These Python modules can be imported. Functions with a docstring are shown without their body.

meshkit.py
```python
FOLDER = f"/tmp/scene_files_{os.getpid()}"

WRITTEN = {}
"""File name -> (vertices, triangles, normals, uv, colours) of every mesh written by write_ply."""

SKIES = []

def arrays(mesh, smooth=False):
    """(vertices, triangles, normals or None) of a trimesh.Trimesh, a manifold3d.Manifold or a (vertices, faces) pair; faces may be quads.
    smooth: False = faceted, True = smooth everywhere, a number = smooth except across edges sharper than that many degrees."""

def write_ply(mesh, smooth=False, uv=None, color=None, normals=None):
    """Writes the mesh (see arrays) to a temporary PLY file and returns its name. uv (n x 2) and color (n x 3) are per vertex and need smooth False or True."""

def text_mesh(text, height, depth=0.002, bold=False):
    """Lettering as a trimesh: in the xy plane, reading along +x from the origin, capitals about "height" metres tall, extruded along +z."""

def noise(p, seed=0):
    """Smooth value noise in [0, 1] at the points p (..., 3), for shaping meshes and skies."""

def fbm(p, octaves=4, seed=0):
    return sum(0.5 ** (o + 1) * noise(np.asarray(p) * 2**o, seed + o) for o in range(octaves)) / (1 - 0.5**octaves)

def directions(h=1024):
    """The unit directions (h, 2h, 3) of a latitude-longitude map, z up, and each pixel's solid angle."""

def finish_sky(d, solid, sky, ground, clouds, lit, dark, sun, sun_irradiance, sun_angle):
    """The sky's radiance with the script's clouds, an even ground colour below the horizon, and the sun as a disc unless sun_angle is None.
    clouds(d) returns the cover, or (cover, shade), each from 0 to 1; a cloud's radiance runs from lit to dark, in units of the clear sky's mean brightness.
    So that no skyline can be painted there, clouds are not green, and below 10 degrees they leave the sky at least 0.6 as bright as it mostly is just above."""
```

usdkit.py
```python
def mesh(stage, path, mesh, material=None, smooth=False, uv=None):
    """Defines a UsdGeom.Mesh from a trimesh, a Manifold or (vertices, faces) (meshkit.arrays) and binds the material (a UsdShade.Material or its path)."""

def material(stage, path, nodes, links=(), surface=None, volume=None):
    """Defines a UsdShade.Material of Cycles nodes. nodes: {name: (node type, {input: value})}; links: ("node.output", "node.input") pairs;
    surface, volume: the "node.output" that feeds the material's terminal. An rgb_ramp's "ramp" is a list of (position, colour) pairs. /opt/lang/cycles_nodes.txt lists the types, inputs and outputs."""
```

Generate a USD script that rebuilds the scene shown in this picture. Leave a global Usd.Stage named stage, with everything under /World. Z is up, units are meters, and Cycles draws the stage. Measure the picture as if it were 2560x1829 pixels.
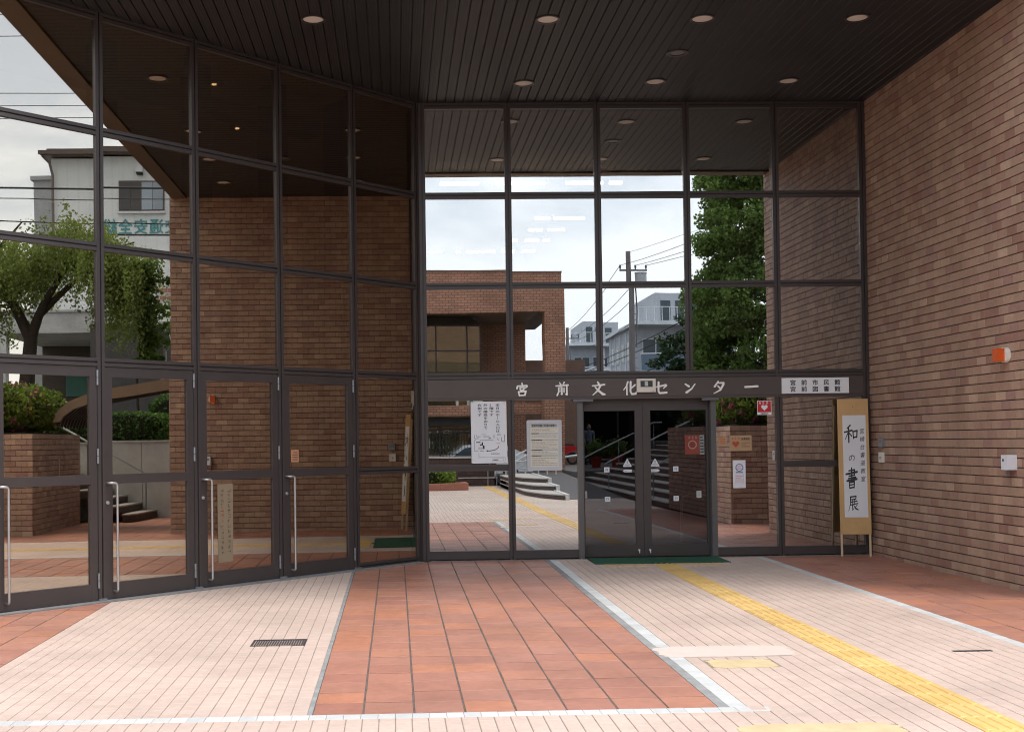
import math, random
import numpy as np
import trimesh
import manifold3d as m3
import shapely
from shapely.geometry import Polygon, box as sbox
from shapely import affinity
from pxr import Usd, UsdGeom, UsdLux, UsdShade, Sdf, Gf, Vt
from scipy.sparse import coo_matrix
from scipy.sparse.csgraph import connected_components
import usdkit, meshkit

# ------------------------------------------------------------------ camera, sky, sun, exposure
stage = Usd.Stage.CreateInMemory()
UsdGeom.SetStageUpAxis(stage, UsdGeom.Tokens.z)
UsdGeom.SetStageMetersPerUnit(stage, 1.0)
UsdGeom.Xform.Define(stage, '/World')
UsdGeom.Scope.Define(stage, '/World/Looks')

CAM = np.array([-0.3312, -15.5452, 1.5327])
YAW, PITCH, ROLL, FPX, CX, CY = 0.0311, 0.0181, -0.0127, 3004.4, 1081.7, 1051.1   # pixels of a 2560 x 1829 picture
EXPOSURE = 0.76
fwd = np.array([math.sin(YAW) * math.cos(PITCH), math.cos(YAW) * math.cos(PITCH), math.sin(PITCH)])
rgt0 = np.array([math.cos(YAW), -math.sin(YAW), 0.0])
up0 = np.cross(rgt0, fwd)
rgt = math.cos(ROLL) * rgt0 + math.sin(ROLL) * up0
upv = math.cos(ROLL) * up0 - math.sin(ROLL) * rgt0
cam = UsdGeom.Camera.Define(stage, '/World/camera')
cam.AddTransformOp().Set(Gf.Matrix4d(*rgt, 0, *upv, 0, *(-fwd), 0, *CAM, 1))
cam.CreateHorizontalApertureAttr(36.0)
cam.CreateVerticalApertureAttr(36.0 * 731 / 1024)
cam.CreateFocalLengthAttr(36.0 * FPX / 2560)
cam.CreateHorizontalApertureOffsetAttr((1280 - CX) / 2560 * 36.0)
cam.CreateVerticalApertureOffsetAttr((CY - 914.5) / 2560 * 36.0)
cam.CreateClippingRangeAttr(Gf.Vec2f(0.05, 5000))
cam.CreateExposureAttr(EXPOSURE)

SUN = np.array([0.72, -0.45, 0.0])
SUN_EL = math.radians(68)
SUN = SUN / np.linalg.norm(SUN) * math.cos(SUN_EL)
SUN[2] = math.sin(SUN_EL)
sun = UsdLux.DistantLight.Define(stage, '/World/sun')
sun.CreateIntensityAttr(0.34)
sun.CreateAngleAttr(22.0)
sun.CreateNormalizeAttr(True)
sun.CreateColorAttr(Gf.Vec3f(1.0, 0.95, 0.88))
zc = SUN / np.linalg.norm(SUN)
xc = np.cross([0, 0, 1.0], zc); xc /= np.linalg.norm(xc)
yc = np.cross(zc, xc)
sun.AddTransformOp().Set(Gf.Matrix4d(*xc, 0, *yc, 0, *zc, 0, 0, 0, 60, 1))

sky = UsdLux.DomeLight.Define(stage, '/World/sky')
SKYM = usdkit.material(stage, '/World/Looks/sky_material', {
    'tc': ('texture_coordinate', {}),
    'sky': ('sky_texture', {'sky_type': 'single_scattering', 'sun_disc': False, 'sun_elevation': SUN_EL,
                            'sun_rotation': math.atan2(SUN[0], SUN[1]), 'aerosol_density': 1.0}),
    'map': ('mapping', {'scale': (1.0, 1.0, 2.2)}),
    'noi': ('noise_texture', {'scale': 2.9, 'detail': 6.0, 'roughness': 0.55, 'distortion': 0.3}),
    'ramp': ('rgb_ramp', {'ramp': [(0.0, (0.2, 0.2, 0.2)), (0.40, (0.38, 0.38, 0.38)), (0.50, (0.66, 0.66, 0.66)), (0.62, (0.96, 0.96, 0.96)), (1.0, (1, 1, 1))]}),
    'dot': ('vector_math', {'math_type': 'dot_product', 'vector2': tuple(SUN)}),
    'mr': ('map_range', {'from_min': 0.1, 'from_max': 1.0, 'to_min': 0.86, 'to_max': 1.75, 'clamp': True}),
    'lit': ('mix', {'mix_type': 'multiply', 'fac': 1.0, 'color1': (9.7, 10.3, 11.0)}),
    'mix': ('mix', {}),
    'bg': ('background_shader', {'strength': 0.10}),
}, [('tc.generated', 'map.vector'), ('map.vector', 'noi.vector'), ('noi.fac', 'ramp.fac'), ('ramp.color', 'mix.fac'),
    ('sky.color', 'mix.color1'), ('tc.generated', 'dot.vector1'), ('dot.value', 'mr.value'), ('mr.result', 'lit.color2'), ('lit.color', 'mix.color2'), ('mix.color', 'bg.color')], surface='bg.background')
UsdShade.MaterialBindingAPI.Apply(sky.GetPrim()).Bind(SKYM)
sky.GetPrim().SetCustomDataByKey('kind', 'structure')

# ------------------------------------------------------------------ helpers
rng = np.random.default_rng(7)
used = {}
TONED = set()      # materials that read a tone per loose piece

def path_for(parent, name):
    key = parent + '/' + name
    n = used.get(key, -1) + 1
    used[key] = n
    return key if n == 0 else f'{key}_{n:03d}'

def tag(prim, label=None, cat=None, group=None, kind=None):
    for k, v in (('label', label), ('category', cat), ('group', group), ('kind', kind)):
        if v:
            prim.SetCustomDataByKey(k, v)

def thing(name, label, cat, group=None, loc=None, rotz=0.0):
    x = UsdGeom.Xform.Define(stage, path_for('/World', name))
    if loc is not None:
        x.AddTranslateOp().Set(Gf.Vec3d(*map(float, loc)))
        if rotz:
            x.AddRotateZOp().Set(math.degrees(rotz))
    tag(x.GetPrim(), label, cat, group)
    return str(x.GetPath())

def structure(name, label=None, cat=None):
    x = UsdGeom.Xform.Define(stage, path_for('/World', name))
    tag(x.GetPrim(), label, cat, kind='structure')
    return str(x.GetPath())

def part(parent, name, mesh, mat, smooth=False, label=None, cat=None, group=None, kind=None):
    """One Mesh prim under parent ('/World' for a thing of one mesh). Returns its path."""
    if isinstance(mesh, MB):
        mesh = mesh.get()
    p = path_for(parent, name)
    m = usdkit.mesh(stage, p, mesh, mat, smooth)
    if str(mat.GetPath()) in TONED:
        n = len(m.GetPointsAttr().Get())
        f = np.array(m.GetFaceVertexIndicesAttr().Get()).reshape(-1, 3)
        g = coo_matrix((np.ones(2 * len(f)), (np.r_[f[:, 0], f[:, 1]], np.r_[f[:, 1], f[:, 2]])), shape=(n, n))
        k, lab = connected_components(g, directed=False)
        tone = np.random.default_rng(k).random(k).astype(np.float32)[lab]
        UsdGeom.PrimvarsAPI(m).CreatePrimvar('tone', Sdf.ValueTypeNames.FloatArray, 'vertex').Set(Vt.FloatArray.FromNumpy(tone))
    tag(m.GetPrim(), label, cat, group, kind)
    return p

def copy_of(src, name, loc, rotz=0.0, label=None, cat=None, group=None):
    x = UsdGeom.Xform.Define(stage, path_for('/World', name))
    x.AddTranslateOp().Set(Gf.Vec3d(*map(float, loc)))
    if rotz:
        x.AddRotateZOp().Set(math.degrees(rotz))
    x.GetPrim().GetReferences().AddInternalReference(src)
    x.GetPrim().SetInstanceable(True)
    tag(x.GetPrim(), label, cat, group)
    return str(x.GetPath())

class Frame:
    """Local coordinates u (along), n (outward), z to the world."""
    def __init__(self, o, u, n):
        self.o, self.u, self.n = np.array([*o, 0.0])[:3], np.array([*u, 0.0])[:3], np.array([*n, 0.0])[:3]
        self.flip = np.cross(self.u, self.n)[2] < 0
    def pt(self, p):
        p = np.asarray(p, float)
        return self.o + p[..., :1] * self.u + p[..., 1:2] * self.n + p[..., 2:3] * np.array([0, 0, 1.0])

WORLD = Frame((0, 0, 0), (1, 0, 0), (0, 1, 0))
S2 = math.sqrt(0.5)
LEFT = Frame((0, 0, 0), (-S2, -S2), (S2, -S2))      # glass facade at 45 degrees, u from the inner corner towards the street
FRONT = Frame((0, 0, 0), (1, 0), (0, -1))
RIGHT = Frame((5.875, 0, 0), (0, -1), (-1, 0))      # brick wall, u from the facade outwards

QB = np.array([[0, 3, 2, 1], [4, 5, 6, 7], [0, 1, 5, 4], [1, 2, 6, 5], [2, 3, 7, 6], [3, 0, 4, 7]])

class MB:
    def __init__(self, fr=WORLD):
        self.v, self.f, self.n, self.fr = [], [], 0, fr
    def add(self, v, f, fr=None):
        fr = fr or self.fr
        v, f = fr.pt(np.asarray(v, float)), np.asarray(f, int)
        if f.shape[1] == 4:
            f = np.vstack([f[:, [0, 1, 2]], f[:, [0, 2, 3]]])
        if fr.flip:
            f = f[:, ::-1]
        self.v.append(v); self.f.append(f + self.n); self.n += len(v)
        return self
    def box(self, u0, u1, n0, n1, z0, z1, fr=None):
        if u1 < u0: u0, u1 = u1, u0
        if n1 < n0: n0, n1 = n1, n0
        if z1 < z0: z0, z1 = z1, z0
        v = [(u0, n0, z0), (u1, n0, z0), (u1, n1, z0), (u0, n1, z0), (u0, n0, z1), (u1, n0, z1), (u1, n1, z1), (u0, n1, z1)]
        return self.add(v, QB, fr)
    def tm(self, t, fr=None):
        return self.add(t.vertices, t.faces, fr)
    def tube(self, pts, r, sides=8, fr=None):
        pts = np.asarray(pts, float)
        r = np.broadcast_to(np.asarray(r, float), (len(pts),))
        t = np.gradient(pts, axis=0); t /= np.linalg.norm(t, axis=1, keepdims=True) + 1e-12
        ref = np.eye(3)[np.argmin(np.abs(t[0]))]
        a0 = np.cross(t[0], ref); a = [a0 / np.linalg.norm(a0)]
        for k in range(1, len(pts)):                      # carried along without twist
            w = a[-1] - t[k] * (a[-1] @ t[k]); a.append(w / (np.linalg.norm(w) + 1e-12))
        a = np.array(a); b = np.cross(t, a)
        ang = np.arange(sides) * 2 * math.pi / sides
        v = pts[:, None] + r[:, None, None] * (np.cos(ang)[None, :, None] * a[:, None] + np.sin(ang)[None, :, None] * b[:, None])
        q = []
        for i in range(len(pts) - 1):
            for j in range(sides):
                k = (j + 1) % sides
                q.append([i * sides + j, (i + 1) * sides + j, (i + 1) * sides + k, i * sides + k])
        v = v.reshape(-1, 3)
        n = len(v)
        v = np.vstack([v, pts[0], pts[-1]])
        f = np.array(q); f = np.vstack([f[:, [0, 1, 2]], f[:, [0, 2, 3]]])
        caps = []
        for j in range(sides):
            k = (j + 1) % sides
            caps += [[n, j, k], [n + 1, (len(pts) - 1) * sides + k, (len(pts) - 1) * sides + j]]
        return self.add(v, np.vstack([f, caps])[:, ::-1], fr)
    def disc(self, c, axis, r, h, sides=20, fr=None):
        c, axis = np.asarray(c, float), np.asarray(axis, float)
        return self.tube([c - axis * h / 2, c + axis * h / 2], r, sides, fr)
    def prism(self, poly, z0, z1, fr=None, zf=None):
        """A shapely polygon in (u, n) from z0 to z1."""
        for g in getattr(poly, 'geoms', [poly]):
            if g.area < 1e-7: continue
            t = trimesh.creation.extrude_polygon(g, z1 - z0, engine='earcut')
            self.add(np.array(t.vertices) + [0, 0, z0], t.faces, fr)
        return self
    def plate(self, poly, n0, n1, fr=None):
        """A shapely polygon in (u, z), thickness from n0 to n1 along n."""
        for g in getattr(poly, 'geoms', [poly]):
            if g.area < 1e-9: continue
            t = trimesh.creation.extrude_polygon(g, n1 - n0, engine='earcut')
            v = np.array(t.vertices)
            self.add(np.stack([v[:, 0], v[:, 2] + n0, v[:, 1]], 1), np.asarray(t.faces)[:, ::-1], fr)
        return self
    def get(self):
        return (np.vstack(self.v), np.vstack(self.f))

def SL(y):
    """Fall of the paving away from the entrance."""
    return 0.007 * np.maximum(np.minimum(y, 0.0), -12.0)

def drop(mesh):
    """Lays a flat floor mesh onto the fall of the paving."""
    v, f = mesh.get() if isinstance(mesh, MB) else mesh
    v = v.copy(); v[:, 2] += SL(v[:, 1])
    return v, f

GROUND = -0.084

# ------------------------------------------------------------------ materials
made = {}

def mat(name, color, rough=0.6, metallic=0.0, var=0.12, scale=6.0, bump=0.0, bscale=60.0, spec=0.5, coat=0.0, stain=0.0, stretch=(1, 1, 1)):
    """A principled surface with mottled colour, fine relief and, if asked, broad stains."""
    if name in made:
        return made[name]
    c = np.array(color)
    lo, hi = np.clip(c * (1 - var), 0, 1), np.clip(c * (1 + var), 0, 1)
    nodes = {'g': ('geometry', {}), 'n': ('noise_texture', {'scale': scale, 'detail': 4.0, 'roughness': 0.6}),
             'r': ('rgb_ramp', {'ramp': [(0.25, lo), (0.75, hi)]}),
             'p': ('principled_bsdf', {'roughness': rough, 'metallic': metallic, 'specular_ior_level': spec, 'coat_weight': coat})}
    links = [('g.position', 'n.vector'), ('n.fac', 'r.fac')]
    out = 'r.color'
    if stain:
        nodes['sp'] = ('mapping', {'scale': stretch})
        nodes['s'] = ('noise_texture', {'scale': 0.9, 'detail': 7.0, 'roughness': 0.72})
        nodes['sr'] = ('rgb_ramp', {'ramp': [(0.34, (1 - stain,) * 3), (0.58, (1, 1, 1)), (0.75, (1 + stain * .4,) * 3)]})
        nodes['sm'] = ('mix', {'mix_type': 'multiply', 'fac': 1.0})
        links += [('g.position', 'sp.vector'), ('sp.vector', 's.vector'), ('s.fac', 'sr.fac'), (out, 'sm.color1'), ('sr.color', 'sm.color2')]
        out = 'sm.color'
    links.append((out, 'p.base_color'))
    if bump:
        nodes['bn'] = ('noise_texture', {'scale': bscale, 'detail': 3.0})
        nodes['b'] = ('bump', {'strength': bump, 'distance': 0.01})
        links += [('g.position', 'bn.vector'), ('bn.fac', 'b.height'), ('b.normal', 'p.normal')]
    made[name] = usdkit.material(stage, '/World/Looks/' + name, nodes, links, surface='p.BSDF')
    return made[name]

def island_mat(name, stops, rough=0.6, scale=25.0, var=0.18, bump=0.2, bscale=90.0, spec=0.4, stain=0.0, stretch=(1, 1, 1)):
    """Each separate piece of a joined mesh takes its own tone."""
    TONED.add('/World/Looks/' + name)
    nodes = {'g': ('geometry', {}), 'at': ('attribute', {'attribute': 'tone'}), 'r': ('rgb_ramp', {'ramp': stops}),
             'n': ('noise_texture', {'scale': scale, 'detail': 4.0}),
             'nr': ('rgb_ramp', {'ramp': [(0.25, (1 - var,) * 3), (0.75, (1 + var,) * 3)]}),
             'm': ('mix', {'mix_type': 'multiply', 'fac': 1.0}),
             'bn': ('noise_texture', {'scale': bscale, 'detail': 3.0}), 'b': ('bump', {'strength': bump, 'distance': 0.01}),
             'p': ('principled_bsdf', {'roughness': rough, 'specular_ior_level': spec})}
    links = [('at.fac', 'r.fac'), ('g.position', 'n.vector'), ('n.fac', 'nr.fac'), ('r.color', 'm.color1'), ('nr.color', 'm.color2'),
             ('g.position', 'bn.vector'), ('bn.fac', 'b.height'), ('b.normal', 'p.normal')]
    out = 'm.color'
    if stain:
        nodes['sp'] = ('mapping', {'scale': stretch})
        nodes['s'] = ('noise_texture', {'scale': 0.9, 'detail': 7.0, 'roughness': 0.72})
        nodes['sr'] = ('rgb_ramp', {'ramp': [(0.34, (1 - stain,) * 3), (0.58, (1, 1, 1)), (0.75, (1 + stain * .4,) * 3)]})
        nodes['sm'] = ('mix', {'mix_type': 'multiply', 'fac': 1.0})
        links += [('g.position', 'sp.vector'), ('sp.vector', 's.vector'), ('s.fac', 'sr.fac'), (out, 'sm.color1'), ('sr.color', 'sm.color2')]
        out = 'sm.color'
    links.append((out, 'p.base_color'))
    return usdkit.material(stage, '/World/Looks/' + name, nodes, links, surface='p.BSDF')

def glass_mat(name, reflect, through, wave=0.02):
    nodes = {'g': ('geometry', {}), 'n': ('noise_texture', {'scale': 1.1, 'detail': 1.0}), 'b': ('bump', {'strength': wave, 'distance': 0.02}),
             't': ('transparent_bsdf', {'color': through}), 's': ('glossy_bsdf', {'color': reflect, 'roughness': 0.0}), 'a': ('add_closure', {})}
    return usdkit.material(stage, '/World/Looks/' + name, nodes,
                           [('g.position', 'n.vector'), ('n.fac', 'b.height'), ('b.normal', 's.normal'), ('t.BSDF', 'a.closure1'), ('s.BSDF', 'a.closure2')], surface='a.closure')

def emit_mat(name, color, strength):
    return usdkit.material(stage, '/World/Looks/' + name, {'e': ('emission', {'color': color, 'strength': strength})}, surface='e.emission')

def leaf_mat(name, stops, trans=0.45):
    TONED.add('/World/Looks/' + name)
    nodes = {'g': ('geometry', {}), 'at': ('attribute', {'attribute': 'tone'}), 'r': ('rgb_ramp', {'ramp': stops}), 'n': ('noise_texture', {'scale': 1.3, 'detail': 2.0}),
             'nr': ('rgb_ramp', {'ramp': [(0.3, (0.6, 0.6, 0.6)), (0.7, (1.25, 1.25, 1.25))]}), 'm': ('mix', {'mix_type': 'multiply', 'fac': 1.0}),
             'p': ('principled_bsdf', {'roughness': 0.55, 'specular_ior_level': 0.3}), 't': ('translucent_bsdf', {}), 'x': ('mix_closure', {'fac': trans})}
    return usdkit.material(stage, '/World/Looks/' + name, nodes,
                           [('at.fac', 'r.fac'), ('g.position', 'n.vector'), ('n.fac', 'nr.fac'), ('r.color', 'm.color1'), ('nr.color', 'm.color2'),
                            ('m.color', 'p.base_color'), ('m.color', 't.color'), ('p.BSDF', 'x.closure1'), ('t.BSDF', 'x.closure2')], surface='x.closure')

def brick_wall_mat(name, tones, mortar, w=0.2, h=0.1, axis='x', rough=0.7, gap=0.006):
    """Bricks too far away to pick apart: colour and relief only."""
    rot = {'x': (math.pi / 2, 0, 0), 'y': (math.pi / 2, 0, math.pi / 2)}[axis]
    nodes = {'g': ('geometry', {}), 'sep': ('separate_xyz', {}), 'com': ('combine_xyz', {}),
             'b': ('brick_texture', {'color1': tones[0], 'color2': tones[1], 'mortar': mortar, 'scale': 1.0, 'mortar_size': gap, 'brick_width': w, 'row_height': h, 'bias': 0.0}),
             'n': ('noise_texture', {'scale': 0.7, 'detail': 6.0, 'roughness': 0.7}), 'nr': ('rgb_ramp', {'ramp': [(0.3, (0.72, 0.72, 0.72)), (0.62, (1.1, 1.1, 1.1))]}),
             'm': ('mix', {'mix_type': 'multiply', 'fac': 1.0}), 'bu': ('bump', {'strength': 0.5, 'distance': 0.01, 'invert': True}),
             'p': ('principled_bsdf', {'roughness': rough, 'specular_ior_level': 0.3})}
    links = [('g.position', 'sep.vector'), (f'sep.{axis}', 'com.x'), ('sep.z', 'com.y'), ('com.vector', 'b.vector'), ('g.position', 'n.vector'), ('n.fac', 'nr.fac'),
             ('b.color', 'm.color1'), ('nr.color', 'm.color2'), ('m.color', 'p.base_color'), ('b.fac', 'bu.height'), ('bu.normal', 'p.normal')]
    return usdkit.material(stage, '/World/Looks/' + name, nodes, links, surface='p.BSDF')

FRAME = mat('bronze_aluminium', (0.062, 0.051, 0.049), 0.38, 0.25, 0.10, 3.0, 0.02, 200)
GASKET = mat('black_gasket', (0.012, 0.012, 0.014), 0.7)
STEEL = mat('brushed_steel', (0.55, 0.55, 0.54), 0.32, 0.9, 0.05)
DULLSTEEL = mat('dull_steel', (0.30, 0.31, 0.32), 0.45, 0.7, 0.08)
GLASS_FRONT = glass_mat('mirror_glass_grey', (0.455, 0.46, 0.46), (0.36, 0.34, 0.31))
GLASS_LEFT = glass_mat('mirror_glass_bronze', (0.44, 0.41, 0.36), (0.38, 0.33, 0.27))
GLASS_DOOR = glass_mat('smoked_door_glass', (0.08, 0.08, 0.085), (0.40, 0.40, 0.41))
WHITE = mat('white_board', (0.78, 0.79, 0.80), 0.5, 0, 0.03)
PAPER = mat('white_paper', (0.74, 0.75, 0.77), 0.8, 0, 0.03)
BLACKINK = mat('black_ink', (0.02, 0.02, 0.022), 0.6)
CREAM = mat('cream_plastic', (0.70, 0.66, 0.58), 0.45, 0, 0.03)
CONCRETE = mat('pale_concrete', (0.56, 0.55, 0.51), 0.85, 0, 0.12, 3.0, 0.2, 40, stain=0.2)
DARKCONC = mat('dark_concrete', (0.10, 0.10, 0.105), 0.9, 0, 0.2, 2.0, 0.2, 30)

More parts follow.
